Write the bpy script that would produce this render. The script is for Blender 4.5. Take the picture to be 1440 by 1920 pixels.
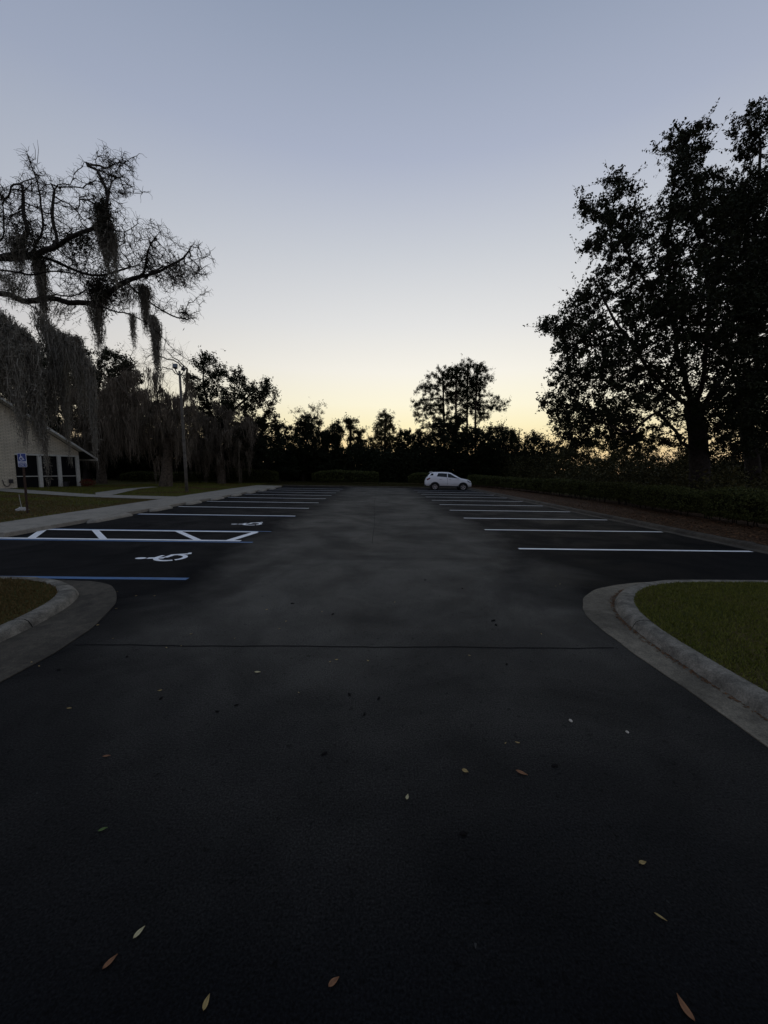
import bpy, bmesh, math, random
import numpy as np
from mathutils import Vector, Matrix, noise
from mathutils.kdtree import KDTree

R_ = math.radians
for o in list(bpy.data.objects):
    bpy.data.objects.remove(o)
SC = bpy.context.scene
COL = SC.collection
random.seed(4)

# ------------------------------------------------------------------ camera
PITCH, YAW, ROLL, CAM_H, FPX = R_(6.45), R_(1.15), R_(0.9), 1.8, 700.0
FW = Vector((math.sin(YAW) * math.cos(PITCH), math.cos(YAW) * math.cos(PITCH), -math.sin(PITCH)))
RT0 = Vector((math.cos(YAW), -math.sin(YAW), 0))
UP0 = RT0.cross(FW)
RT = RT0 * math.cos(ROLL) + UP0 * math.sin(ROLL)
UP = UP0 * math.cos(ROLL) - RT0 * math.sin(ROLL)
CP = Vector((0, 0, CAM_H))
cam = bpy.data.cameras.new('camera')
cam.sensor_fit = 'VERTICAL'
cam.sensor_height = 36
cam.lens = FPX / 1920 * 36
cam.clip_start = 0.05
cam.clip_end = 3000
co = bpy.data.objects.new('camera', cam)
M = Matrix((RT, UP, -FW)).transposed().to_4x4()
M.translation = CP
co.matrix_world = M
COL.objects.link(co)
SC.camera = co


def at(px, py, Y):
    """world point at distance Y down the lot for a spot of the photograph (used once, to survey the place)"""
    d = FW + RT * ((px - 720) / FPX) + UP * ((960 - py) / FPX)
    return CP + d * (Y / d.y)


# ------------------------------------------------------------------ sky, sun, exposure
W = bpy.data.worlds.new('World')
SC.world = W
W.use_nodes = True
nt = W.node_tree
nt.nodes.clear()
N = nt.nodes.new
L = nt.links.new
SUN_AZ = R_(11)
tc = N('ShaderNodeTexCoord')
sep = N('ShaderNodeSeparateXYZ')
L(tc.outputs['Generated'], sep.inputs[0])


def mth(op, a, b=None, clamp=False, tree=None):
    n = (tree or nt).nodes.new('ShaderNodeMath')
    n.operation = op
    n.use_clamp = clamp
    for i, v in enumerate((a, b)):
        if v is None:
            continue
        if isinstance(v, (int, float)):
            n.inputs[i].default_value = v
        else:
            (tree or nt).links.new(v, n.inputs[i])
    return n.outputs[0]


def s2l(c):
    return tuple((v / 255 / 12.92) if v <= 10 else ((v / 255 + .055) / 1.055) ** 2.4 for v in c)


def ramp(tree, fac, stops, interp='LINEAR'):
    n = tree.nodes.new('ShaderNodeValToRGB')
    cr = n.color_ramp
    cr.interpolation = interp
    while len(cr.elements) < len(stops):
        cr.elements.new(0.5)
    for e, (p, c) in zip(cr.elements, stops):
        e.position = p
        e.color = (*c, 1)
    if fac is not None:
        tree.links.new(fac, n.inputs[0])
    return n.outputs[0]


elev = mth('DIVIDE', mth('ARCSINE', sep.outputs[2]), math.pi / 2)
WEST = [(-2, (240, 200, 150)), (3.5, (253, 226, 168)), (6.5, (255, 243, 198)), (9.5, (255, 248, 220)), (14, (248, 244, 233)),
        (20, (229, 229, 228)), (28, (204, 208, 215)), (37, (172, 180, 200)), (47.5, (144, 156, 178)), (62, (132, 147, 170)), (90, (132, 147, 172))]
EAST = [(-2, (140, 132, 140)), (4, (158, 146, 152)), (10, (160, 157, 168)), (20, (150, 157, 175)), (32, (142, 153, 174)), (45, (130, 143, 166)), (90, (132, 147, 172))]
w_ = ramp(nt, elev, [(max(0, a / 90), s2l(c)) for a, c in WEST])
e_ = ramp(nt, elev, [(max(0, a / 90), s2l(c)) for a, c in EAST])
hx = mth('ADD', mth('MULTIPLY', sep.outputs[0], math.sin(SUN_AZ)), mth('MULTIPLY', sep.outputs[1], math.cos(SUN_AZ)))
hl = mth('SQRT', mth('ADD', mth('ADD', mth('MULTIPLY', sep.outputs[0], sep.outputs[0]), mth('MULTIPLY', sep.outputs[1], sep.outputs[1])), 1e-5))
dirf = mth('DIVIDE', hx, hl)
fw = mth('ADD', mth('MULTIPLY', dirf, 1.25), -.25, True)      # 1 towards the afterglow, 0 away from it
mx = N('ShaderNodeMix')
mx.data_type = 'RGBA'
L(fw, mx.inputs[0])
L(e_, mx.inputs[6])
L(w_, mx.inputs[7])
sky = N('ShaderNodeTexSky')
sky.sky_type = 'NISHITA'
sky.sun_disc = False
sky.sun_elevation = R_(0.5)
sky.sun_rotation = SUN_AZ
add = N('ShaderNodeMix')
add.data_type = 'RGBA'
add.blend_type = 'MIX'
add.inputs[0].default_value = 0.006
sc10 = N('ShaderNodeVectorMath')
sc10.operation = 'SCALE'
sc10.inputs[3].default_value = 10.0
L(mx.outputs[2], sc10.inputs[0])
L(sc10.outputs[0], add.inputs[6])
L(sky.outputs[0], add.inputs[7])
bg = N('ShaderNodeBackground')
bg.inputs[1].default_value = 0.1
L(add.outputs[2], bg.inputs[0])
wo = N('ShaderNodeOutputWorld')
L(bg.outputs[0], wo.inputs[0])

sl = bpy.data.lights.new('sun', 'SUN')
sl.energy = 0.02
sl.angle = R_(10)
sl.color = (1, .8, .55)
so = bpy.data.objects.new('sun', sl)
so.rotation_euler = (R_(89.5), 0, math.pi - SUN_AZ)
COL.objects.link(so)
SC.view_settings.view_transform = 'Standard'
SC.view_settings.look = 'None'
SC.view_settings.exposure = 0
SC.view_settings.gamma = 1
SC.cycles.max_bounces = 4
SC.cycles.diffuse_bounces = 2
SC.cycles.transparent_max_bounces = 6


# ------------------------------------------------------------------ materials
class MatB:
    def __init__(s, name, rough=.8, spec=.3):
        s.m = bpy.data.materials.new(name)
        s.m.use_nodes = True
        s.t = s.m.node_tree
        s.b = s.t.nodes['Principled BSDF']
        s.b.inputs['Roughness'].default_value = rough
        s.b.inputs['Specular IOR Level'].default_value = spec
        s._c = None

    def n(s, ty):
        return s.t.nodes.new(ty)

    def l(s, a, b):
        s.t.links.new(a, b)

    def co(s):
        if s._c is None:
            s._c = s.n('ShaderNodeTexCoord').outputs['Object']
        return s._c

    def noise(s, scale, detail=4, rough=.55, dist=0, vec=None):
        q = s.n('ShaderNodeTexNoise')
        q.inputs['Scale'].default_value = scale
        q.inputs['Detail'].default_value = detail
        q.inputs['Roughness'].default_value = rough
        q.inputs['Distortion'].default_value = dist
        s.l(vec or s.co(), q.inputs['Vector'])
        return q.outputs['Fac']

    def ramp(s, f, stops):
        return ramp(s.t, f, stops)

    def mix(s, f, a, b, blend='MIX'):
        q = s.n('ShaderNodeMix')
        q.data_type = 'RGBA'
        q.blend_type = blend
        for i, v in ((0, f), (6, a), (7, b)):
            if isinstance(v, (int, float)):
                q.inputs[i].default_value = v
            elif isinstance(v, tuple):
                q.inputs[i].default_value = (*v, 1)
            else:
                s.l(v, q.inputs[i])
        return q.outputs[2]

    def math(s, op, a, b=None, clamp=False):
        return mth(op, a, b, clamp, s.t)

    def color(s, c):
        if isinstance(c, tuple):
            s.b.inputs['Base Color'].default_value = (*c, 1)
        else:
            s.l(c, s.b.inputs['Base Color'])
        return s

    def bump(s, h, strength=.3, dist=.01):
        q = s.n('ShaderNodeBump')
        q.inputs['Strength'].default_value = strength
        q.inputs['Distance'].default_value = dist
        s.l(h, q.inputs['Height'])
        s.l(q.outputs[0], s.b.inputs['Normal'])
        return s


def g3(v, t=(1, 1, 1)):
    return (v * t[0], v * t[1], v * t[2])


def noisy(name, c0, c1, scale=5, rough=.8, spec=.3, bump=0, bscale=None, bd=.01, detail=5, lo=.35, hi=.65):
    m = MatB(name, rough, spec)
    m.color(m.ramp(m.noise(scale, detail), [(lo, c0), (hi, c1)]))
    if bump:
        m.bump(m.noise(bscale or scale * 4, 4), bump, bd)
    return m.m


def foliage(name, c0, c1, rough=.7, spec=.08, trans=0.0):
    m = MatB(name, rough, spec)
    g = m.n('ShaderNodeNewGeometry')
    m.color(m.mix(g.outputs['Random Per Island'], c0, c1))
    if trans:
        d = m.n('ShaderNodeBsdfTranslucent')
        d.inputs[0].default_value = (*c1, 1)
        x = m.n('ShaderNodeMixShader')
        x.inputs[0].default_value = trans
        m.l(m.b.outputs[0], x.inputs[1])
        m.l(d.outputs[0], x.inputs[2])
        m.l(x.outputs[0], m.t.nodes['Material Output'].inputs[0])
    return m.m


def make_asphalt():
    m = MatB('asphalt', .8, .04)
    sx = m.n('ShaderNodeSeparateXYZ')
    m.l(m.co(), sx.inputs[0])
    X, Y = sx.outputs[0], sx.outputs[1]
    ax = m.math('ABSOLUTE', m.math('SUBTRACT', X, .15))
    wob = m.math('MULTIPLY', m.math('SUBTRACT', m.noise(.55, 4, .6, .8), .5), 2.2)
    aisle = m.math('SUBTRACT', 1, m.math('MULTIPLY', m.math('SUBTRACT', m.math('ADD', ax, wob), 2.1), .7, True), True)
    aisle = m.math('MULTIPLY', aisle, m.math('MULTIPLY', m.math('SUBTRACT', Y, .95), .27, True))  # darkens toward the camera: lens vignette painted into the asphalt colour
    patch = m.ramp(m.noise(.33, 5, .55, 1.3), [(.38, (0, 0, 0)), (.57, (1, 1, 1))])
    worn = m.math('MULTIPLY', aisle, m.math('ADD', m.math('MULTIPLY', patch, .5), .52))  # real aisle wear, with the painted vignette folded in
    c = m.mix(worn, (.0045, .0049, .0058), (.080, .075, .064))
    stain = m.ramp(m.noise(1.3, 5, .6, .5), [(.3, (.72, .72, .72)), (.62, (1.1, 1.1, 1.1))])
    c = m.mix(1.0, c, stain, 'MULTIPLY')
    gr = m.n('ShaderNodeTexVoronoi')
    gr.inputs['Scale'].default_value = 85
    m.l(m.co(), gr.inputs['Vector'])
    grain = m.noise(95, 3, .8)
    c = m.mix(1.0, c, m.ramp(grain, [(.34, (.35, .35, .35)), (.5, (.95, .95, .95)), (.68, (1.95, 1.95, 1.95))]), 'MULTIPLY')
    pit = m.noise(21, 3, .6)
    c = m.mix(1.0, c, m.ramp(pit, [(.30, (.55, .55, .55)), (.40, (1, 1, 1))]), 'MULTIPLY')
    c = m.mix(m.ramp(gr.outputs['Color'], [(.975, (0, 0, 0)), (.985, (1, 1, 1))]), c, (.04, .039, .036))
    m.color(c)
    h = m.math('ADD', m.math('MULTIPLY', gr.outputs['Distance'], 1.0), m.math('MULTIPLY', m.noise(45, 4, .7), 1.2))
    m.bump(h, .6, .004)
    m.l(m.ramp(m.noise(.6, 4, .6, 1), [(.35, (.62,) * 3), (.65, (.85,) * 3)]), m.b.inputs['Roughness'])
    return m.m


def make_concrete(name, c0, c1, dark=.35, dscale=1.6):
    m = MatB(name, .9, .25)
    c = m.ramp(m.noise(9, 6, .65), [(.3, c0), (.7, c1)])
    c = m.mix(1.0, c, m.ramp(m.noise(dscale, 6, .65, .6), [(.36, (dark,) * 3), (.58, (1, 1, 1))]), 'MULTIPLY')
    c = m.mix(1.0, c, m.ramp(m.noise(75, 3, .7), [(.3, (.6, .6, .6)), (.7, (1.35, 1.35, 1.35))]), 'MULTIPLY')
    m.color(c)
    m.bump(m.noise(60, 5, .7), .5, .006)
    return m.m


def make_ground():
    m = MatB('lawn_soil', .95, .1)
    c = m.ramp(m.noise(.55, 5, .6, .5), [(.36, (.045, .054, .012)), (.5, (.068, .062, .018)), (.66, (.10, .07, .03))])
    c = m.mix(1.0, c, m.ramp(m.noise(24, 5, .75), [(.3, (.35, .35, .35)), (.7, (1.5, 1.5, 1.5))]), 'MULTIPLY')
    m.color(c)
    m.bump(m.noise(30, 5, .7), 1, .04)
    return m.m


def make_brick():
    m = MatB('cream_brick', .7, .3)
    sx = m.n('ShaderNodeSeparateXYZ')
    m.l(m.co(), sx.inputs[0])
    cb = m.n('ShaderNodeCombineXYZ')
    m.l(sx.outputs[0], cb.inputs[0])
    m.l(sx.outputs[2], cb.inputs[1])
    b = m.n('ShaderNodeTexBrick')
    m.l(cb.outputs[0], b.inputs['Vector'])
    b.inputs['Color1'].default_value = (.70, .63, .47, 1)
    b.inputs['Color2'].default_value = (.64, .57, .42, 1)
    b.inputs['Mortar'].default_value = (.33, .29, .22, 1)
    b.inputs['Scale'].default_value = 1
    b.inputs['Mortar Size'].default_value = .012
    b.inputs['Mortar Smooth'].default_value = .2
    b.inputs['Brick Width'].default_value = .30
    b.inputs['Row Height'].default_value = .10
    c = m.mix(1.0, b.outputs['Color'], m.ramp(m.noise(1.5, 5), [(.3, (.78, .78, .78)), (.7, (1.1, 1.1, 1.1))]), 'MULTIPLY')
    m.color(c)
    m.bump(m.math('SUBTRACT', 1, b.outputs['Fac']), .6, .012)
    return m.m


def make_paint(name, col, worn=(.012, .013, .016), wear=.36):
    m = MatB(name, .6, .3)
    f = m.ramp(m.noise(38, 5, .75), [(wear - .05, (0, 0, 0)), (wear + .03, (1, 1, 1))])
    c = m.mix(f, worn, m.mix(1.0, col, m.ramp(m.noise(6, 4), [(.3, (.8,) * 3), (.7, (1,) * 3)]), 'MULTIPLY'))
    m.color(c)
    m.bump(m.noise(90, 3, .7), .4, .004)
    return m.m


MT = dict(
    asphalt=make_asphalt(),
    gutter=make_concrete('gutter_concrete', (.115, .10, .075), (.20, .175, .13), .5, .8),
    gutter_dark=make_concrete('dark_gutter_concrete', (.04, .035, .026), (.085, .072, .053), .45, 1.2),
    kerb=make_concrete('kerb_concrete', (.115, .105, .085), (.235, .215, .175), .5, 5.0),
    walk=make_concrete('sidewalk_concrete', (.22, .20, .165), (.30, .275, .225), .75),
    dirtykerb=make_concrete('dirty_kerb_concrete', (.04, .034, .026), (.085, .072, .055), .5),
    ground=make_ground(),
    white=make_paint('white_line_paint', (.90, .91, .92), wear=.28),
    blue=make_paint('blue_line_paint', (.06, .145, .30), wear=.3),
    brick=make_brick(),
    trim=noisy('cream_trim', (.52, .52, .45), (.62, .61, .54), 6, .6),
    roof=noisy('roof_shingle', (.03, .028, .026), (.055, .05, .046), 9, .9, bump=.5),
    screen=noisy('dark_screen', (.005, .005, .006), (.009, .009, .010), 4, .6, .1),
    soil=noisy('mulch_bed', (.035, .018, .010), (.075, .036, .018), 14, .95, .1, .8, 30, .03),
    litter=noisy('leaf_litter_ground', (.024, .014, .008), (.078, .043, .021), 18, .95, .1, 1, 35, .04),
    bark=noisy('oak_bark', (.015, .012, .010), (.038, .032, .026), 9, .9, .15, .8, 25, .03),
    palebark=noisy('pale_mossy_bark', (.05, .04, .028), (.12, .095, .07), 6, .9, .15, .8, 25, .03),
    pinebark=noisy('pine_bark', (.025, .018, .014), (.06, .042, .032), 6, .9, .15),
    oakleaf=foliage('oak_leaf', (.009, .012, .005), (.024, .028, .012)),
    oliveleaf=foliage('olive_leaf', (.018, .021, .007), (.06, .052, .018)),
    darkleaf=foliage('dark_leaf', (.007, .010, .004), (.018, .022, .009)),
    paleleaf=foliage('dry_leaf', (.05, .035, .018), (.11, .075, .035)),
    needle=foliage('pine_needle', (.009, .013, .005), (.022, .026, .010)),
    hedgeleaf=foliage('hedge_leaf', (.022, .029, .009), (.075, .08, .023)),
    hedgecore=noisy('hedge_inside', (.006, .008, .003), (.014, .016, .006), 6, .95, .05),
    moss=foliage('spanish_moss', (.12, .11, .088), (.27, .25, .20), .95, .05),
    brownmoss=foliage('brown_spanish_moss', (.085, .07, .05), (.20, .165, .125), .95, .05),
    ballmoss=foliage('ball_moss', (.02, .02, .014), (.06, .055, .04), .9, .1),
    blade=foliage('grass_blade', (.058, .074, .011), (.155, .148, .03), .8, .08),
    dryblade=foliage('dry_grass_blade', (.055, .046, .013), (.145, .088, .036), .9, .08),
    darkblade=foliage('dim_grass_blade', (.02, .02, .007), (.055, .045, .018), .9, .08),
    litterleaf=foliage('litter_leaf', (.04, .021, .010), (.15, .072, .032), .8, .2),
    leafbrown=noisy('brown_fallen_leaf', (.16, .07, .03), (.26, .12, .05), 30, .6, .3),
    leaftan=noisy('tan_fallen_leaf', (.24, .17, .06), (.42, .30, .12), 30, .6, .3),
    leafpale=noisy('pale_fallen_leaf', (.35, .30, .16), (.52, .46, .28), 30, .6, .3),
    leafgreen=noisy('green_fallen_leaf', (.06, .10, .02), (.12, .16, .04), 30, .5, .3),
    barkbit=noisy('black_bark_bit', (.004, .004, .004), (.012, .010, .009), 30, .9, .1),
    pebble=noisy('pale_pebble', (.35, .32, .26), (.55, .5, .42), 20, .8),
    tar=noisy('joint_tar', (.003, .003, .0035), (.007, .007, .008), 14, .9, .1),
    polewood=noisy('grey_pole', (.085, .078, .066), (.16, .145, .12), 5, .85, .2),
    darkmetal=noisy('dark_metal', (.02, .02, .022), (.035, .035, .038), 8, .5, .5),
    rust=noisy('rusty_steel', (.022, .014, .010), (.06, .03, .018), 20, .8, .3),
    signblue=noisy('sign_blue', (.018, .045, .20), (.025, .06, .26), 6, .4, .4),
    signwhite=noisy('sign_white', (.60, .62, .66), (.70, .72, .76), 6, .4, .4),
    stone=noisy('pale_stone', (.26, .25, .23), (.44, .42, .39), 18, .9, .2, .6, 40, .01),
    carwhite=noisy('white_car_paint', (.84, .84, .85), (.87, .87, .88), 2, .25, .5),
    carblack=noisy('black_plastic', (.012, .012, .013), (.02, .02, .021), 8, .6, .4),
    carglass=noisy('car_glass', (.005, .008, .009), (.008, .011, .012), 2, .08, .35),
    tyre=noisy('tyre_rubber', (.009, .009, .009), (.016, .016, .016), 20, .85, .2),
    redlamp=noisy('red_lamp', (.14, .01, .008), (.2, .015, .012), 10, .2, .5),
    headlamp=noisy('headlamp_lens', (.10, .11, .12), (.22, .23, .25), 14, .1, .6),
    redleaf=foliage('red_shrub_leaf', (.08, .02, .012), (.17, .04, .025)),
)
mm = MatB('alloy', .3, .5)
mm.color((.45, .45, .46))
mm.b.inputs['Metallic'].default_value = .8
MT['alloy'] = mm.m


# ------------------------------------------------------------------ object helpers
def tag(o, label=None, cat=None, group=None, kind=None):
    if label:
        o['label'] = label
    if cat:
        o['category'] = cat
    if group:
        o['group'] = group
    if kind:
        o['kind'] = kind
    return o


def empty(name, loc=(0, 0, 0), label=None, cat=None, group=None, rz=0):
    o = bpy.data.objects.new(name, None)
    o.empty_display_size = .3
    COL.objects.link(o)
    o.location = loc
    o.rotation_euler = (0, 0, rz)
    return tag(o, label, cat, group)


def link(name, me, mat=None, parent=None, local=False):
    o = bpy.data.objects.new(name, me)
    COL.objects.link(o)
    if mat is not None:
        me.materials.append(MT[mat] if isinstance(mat, str) else mat)
    if parent is not None:
        o.parent = parent
        if not local:                       # mesh is in world coordinates: bring it under the parent's base
            o.location = -Vector(parent.location)
    return o


def npmesh(name, verts, quads=None, tris=None, smooth=False):
    me = bpy.data.meshes.new(name)
    verts = np.asarray(verts, dtype=np.float32).reshape(-1, 3)
    q = np.zeros((0, 4), np.int32) if quads is None else np.asarray(quads, np.int32).reshape(-1, 4)
    t = np.zeros((0, 3), np.int32) if tris is None else np.asarray(tris, np.int32).reshape(-1, 3)
    me.vertices.add(len(verts))
    me.vertices.foreach_set('co', verts.ravel())
    nl = len(q) * 4 + len(t) * 3
    me.loops.add(nl)
    me.loops.foreach_set('vertex_index', np.concatenate([q.ravel(), t.ravel()]))
    me.polygons.add(len(q) + len(t))
    starts = np.concatenate([np.arange(len(q)) * 4, len(q) * 4 + np.arange(len(t)) * 3]).astype(np.int32)
    me.polygons.foreach_set('loop_start', starts)
    me.polygons.foreach_set('use_smooth', np.full(len(q) + len(t), smooth))
    me.update(calc_edges=True)
    return me


class MB:
    """collects faces for ONE mesh"""

    def __init__(s):
        s.v = []
        s.f = []

    def poly(s, pts):
        b = len(s.v)
        s.v += [tuple(p) for p in pts]
        s.f.append(tuple(range(b, b + len(pts))))
        return s

    def prism(s, pts, ext):
        """polygon extruded by the vector ext"""
        e = Vector(ext)
        a = [Vector(p) for p in pts]
        n = len(a)
        b = len(s.v)
        s.v += [tuple(p) for p in a] + [tuple(p + e) for p in a]
        s.f.append(tuple(range(b + n - 1, b - 1, -1)))
        s.f.append(tuple(range(b + n, b + 2 * n)))
        for i in range(n):
            j = (i + 1) % n
            s.f.append((b + i, b + j, b + n + j, b + n + i))
        return s

    def box(s, x0, x1, y0, y1, z0, z1):
        return s.prism([(x0, y0, z0), (x1, y0, z0), (x1, y1, z0), (x0, y1, z0)], (0, 0, z1 - z0))

    def tube(s, pts, rads, n=8, caps=True):
        pts = [Vector(p) for p in pts]
        if isinstance(rads, (int, float)):
            rads = [rads] * len(pts)
        b = len(s.v)
        for i, p in enumerate(pts):
            d = (pts[min(i + 1, len(pts) - 1)] - pts[max(i - 1, 0)]).normalized()
            ref = Vector((0, 0, 1)) if abs(d.z) < .9 else Vector((1, 0, 0))
            a = d.cross(ref).normalized()
            c = d.cross(a)
            for k in range(n):
                t = 2 * math.pi * k / n
                s.v.append(tuple(p + (a * math.cos(t) + c * math.sin(t)) * rads[i]))
        for i in range(len(pts) - 1):
            for k in range(n):
                k2 = (k + 1) % n
                s.f.append((b + i * n + k, b + (i + 1) * n + k, b + (i + 1) * n + k2, b + i * n + k2))
        if caps:
            s.f.append(tuple(b + k for k in range(n)))
            s.f.append(tuple(b + (len(pts) - 1) * n + k for k in reversed(range(n))))
        return s

    def grid(s, rows, close=False):
        b = len(s.v)
        n = len(rows[0])
        for r in rows:
            s.v += [tuple(p) for p in r]
        for i in range(len(rows) - 1):
            for k in range(n if close else n - 1):
                k2 = (k + 1) % n
                s.f.append((b + i * n + k, b + i * n + k2, b + (i + 1) * n + k2, b + (i + 1) * n + k))
        return s

    def mesh(s, name, smooth=False):
        me = bpy.data.meshes.new(name)
        me.from_pydata(s.v, [], s.f)
        if smooth:
            me.polygons.foreach_set('use_smooth', [True] * len(me.polygons))
        me.update()
        return me

    def build(s, name, mat, parent=None, local=False, smooth=False, bevel=0):
        me = s.mesh(name, smooth)
        bm = bmesh.new()
        bm.from_mesh(me)
        bmesh.ops.recalc_face_normals(bm, faces=bm.faces)
        bm.to_mesh(me)
        bm.free()
        o = link(name, me, mat, parent, local)
        if bevel:
            md = o.modifiers.new('bevel', 'BEVEL')
            md.width = bevel
            md.segments = 2
            md.limit_method = 'ANGLE'
        return o


def catmull(pts, n):
    P = [np.array(p, float) for p in pts]
    P = [2 * P[0] - P[1]] + P + [2 * P[-1] - P[-2]]
    out = []
    for i in range(1, len(P) - 2):
        for k in range(n):
            t = k / n
            a, b, c, d = P[i - 1:i + 3]
            out.append(.5 * (2 * b + (c - a) * t + (2 * a - 5 * b + 4 * c - d) * t * t + (3 * b - a - 3 * c + d) * t ** 3))
    out.append(P[-2])
    return [Vector(p) for p in out]


# ------------------------------------------------------------------ ground, lot, kerbs
EX, EY = 9.45, 38.2
g = MB()
xs, ys = (-900, -EX, EX, 900), (-300, -60, EY, 1200)
for i in range(3):
    for j in range(3):
        if i == 1 and j == 1:
            continue
        g.poly([(xs[i], ys[j], .1), (xs[i + 1], ys[j], .1), (xs[i + 1], ys[j + 1], .1), (xs[i], ys[j + 1], .1)])
g.grid([[(-EX, -60, .1), (-EX, EY, .1), (EX, EY, .1), (EX, -60, .1)], [(-EX, -60, -.4), (-EX, EY, -.4), (EX, EY, -.4), (EX, -60, -.4)]])
tag(g.build('ground', 'ground'), 'rough grass and bare soil stretching beyond the parking lot', 'ground', kind='structure')

lot = MB()
for i in range(20):
    for j in range(50):
        x0, x1 = -EX + i * EX / 10, -EX + (i + 1) * EX / 10
        y0, y1 = -60 + j * (EY + 60) / 50, -60 + (j + 1) * (EY + 60) / 50
        lot.poly([(x0, y0, 0), (x1, y0, 0), (x1, y1, 0), (x0, y1, 0)])
me = lot.mesh('parking_lot')
bm = bmesh.new()
bm.from_mesh(me)
bmesh.ops.remove_doubles(bm, verts=bm.verts, dist=1e-4)
bm.to_mesh(me)
bm.free()
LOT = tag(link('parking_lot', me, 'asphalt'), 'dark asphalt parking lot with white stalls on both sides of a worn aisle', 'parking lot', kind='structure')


def strip(pts, w, z=.004):
    """flat painted strip along a polyline"""
    b = MB()
    P = [Vector((p[0], p[1], z)) for p in pts]
    l, r = [], []
    for i, p in enumerate(P):
        d = (P[min(i + 1, len(P) - 1)] - P[max(i - 1, 0)]).normalized()
        s = Vector((-d.y, d.x, 0)) * w / 2
        l.append(p + s)
        r.append(p - s)
    b.grid([l, r])
    return b


rngp = random.Random(2)


def line(x0, x1, y, w, mat, name, z=.004, sl=0):
    n = 9
    pts = [(x0 + (x1 - x0) * i / (n - 1), y + sl * i / (n - 1) + rngp.uniform(-.006, .006)) for i in range(n)]
    return strip(pts, w, z).build(name, mat, LOT)


for k in range(10):
    line(3.36, 8.95, 8.58 + 2.81 * k, .12, 'white', 'stall_line')
for k in range(8):
    line(-3.08, -8.95, 14.12 + 2.83 * k, .12, 'white', 'stall_line', .007)
line(-3.05, -8.95, 14.04, .10, 'blue', 'accessible_stall_line')
line(-3.03, -8.8, 5.92, .12, 'blue', 'accessible_stall_line')
# access aisle hatch between the two accessible stalls
line(-2.99, -9.2, 8.97, .11, 'blue', 'accessible_stall_line')
line(-2.99, -9.2, 10.56, .08, 'blue', 'accessible_stall_line')
h = MB()
for (a, b, w) in (((-9.25, 9.12), (-3.33, 9.12), .13), ((-9.25, 10.43), (-3.33, 10.43), .13)):
    s = strip([(a[0] + (b[0] - a[0]) * i / 6, a[1]) for i in range(7)], w, .008)
    h.f += [tuple(i + len(h.v) for i in f) for f in s.f]
    h.v += s.v
for (xt, xb) in ((-9.2, -8.45), (-7.78, -6.72), (-5.5, -4.42), (-3.5, -3.55)):
    for (x0, x1) in ((xt, xb),):
        if xt == -3.5:
            x0, x1 = -3.38, -3.62
        wv = .2
        h.poly([(x0 - wv / 2, 10.366, .008), (x0 + wv / 2, 10.366, .008), (x1 + wv / 2, 9.184, .008), (x1 - wv / 2, 9.184, .008)])
h.build('hatch_marking', 'white', LOT)


def wheelchair(sz_u, sz_v, flip=1):
    """2-D outline pieces (u right, v up) of the painted wheelchair sign, unit height"""
    out = []

    def ell(cx, cy, rx, ry, n=20):
        out.append([(cx + rx * math.cos(2 * math.pi * i / n), cy + ry * math.sin(2 * math.pi * i / n)) for i in range(n)])

    def bar(a, b, w):
        d = Vector((b[0] - a[0], b[1] - a[1])).normalized()
        s = Vector((-d.y, d.x)) * w / 2
        out.append([(a[0] + s.x, a[1] + s.y), (a[0] - s.x, a[1] - s.y), (b[0] - s.x, b[1] - s.y), (b[0] + s.x, b[1] + s.y)])
    ell(.28, .89, .075, .11)
    bar((.29, .76), (.33, .44), .11)
    bar((.335, .62), (.56, .58), .085)
    bar((.375, .44), (.60, .41), .105)
    bar((.61, .455), (.74, .13), .105)
    bar((.72, .10), (.86, .155), .07)
    arc = []
    a0, a1, n = R_(112), R_(352), 26
    for t in range(n + 1):
        a = a0 + (a1 - a0) * t / n
        arc.append((a, 0))
    for t in range(n):
        if t == 11:
            continue
        p, q = arc[t][0], arc[t + 1][0]
        ro, ri = .32, .225
        out.append([(.36 + ro * math.cos(p), .32 + ro * math.sin(p)), (.36 + ro * math.cos(q), .32 + ro * math.sin(q)),
                    (.36 + ri * math.cos(q), .32 + ri * math.sin(q)), (.36 + ri * math.cos(p), .32 + ri * math.sin(p))])
    return [[(u * sz_u, v * sz_v) for u, v in pl] for pl in out]


for (cx, cy) in ((-3.76, 7.0), (-3.68, 11.62)):
    b = MB()
    for i, pl in enumerate(wheelchair(.90, .95)):
        b.poly([(cx - v, cy + u, .006 + i * 1e-5) for u, v in pl])
    b.build('accessible_symbol', 'white', LOT)

jp = [(-3.02 + i * 5.5 / 40, 3.635 + .008 * math.sin(i * .5) + rngp.uniform(-.007, .007)) for i in range(41)]
strip(jp, .016, .004).build('pavement_joint', 'tar', LOT)
# long tar seam down the aisle
jp = [(-.10 + .03 * math.sin(i * .4) + rngp.uniform(-.015, .015), 9 + i * .9) for i in range(31)]
strip(jp, .011, .004).build('pavement_joint', 'tar', LOT)


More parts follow.
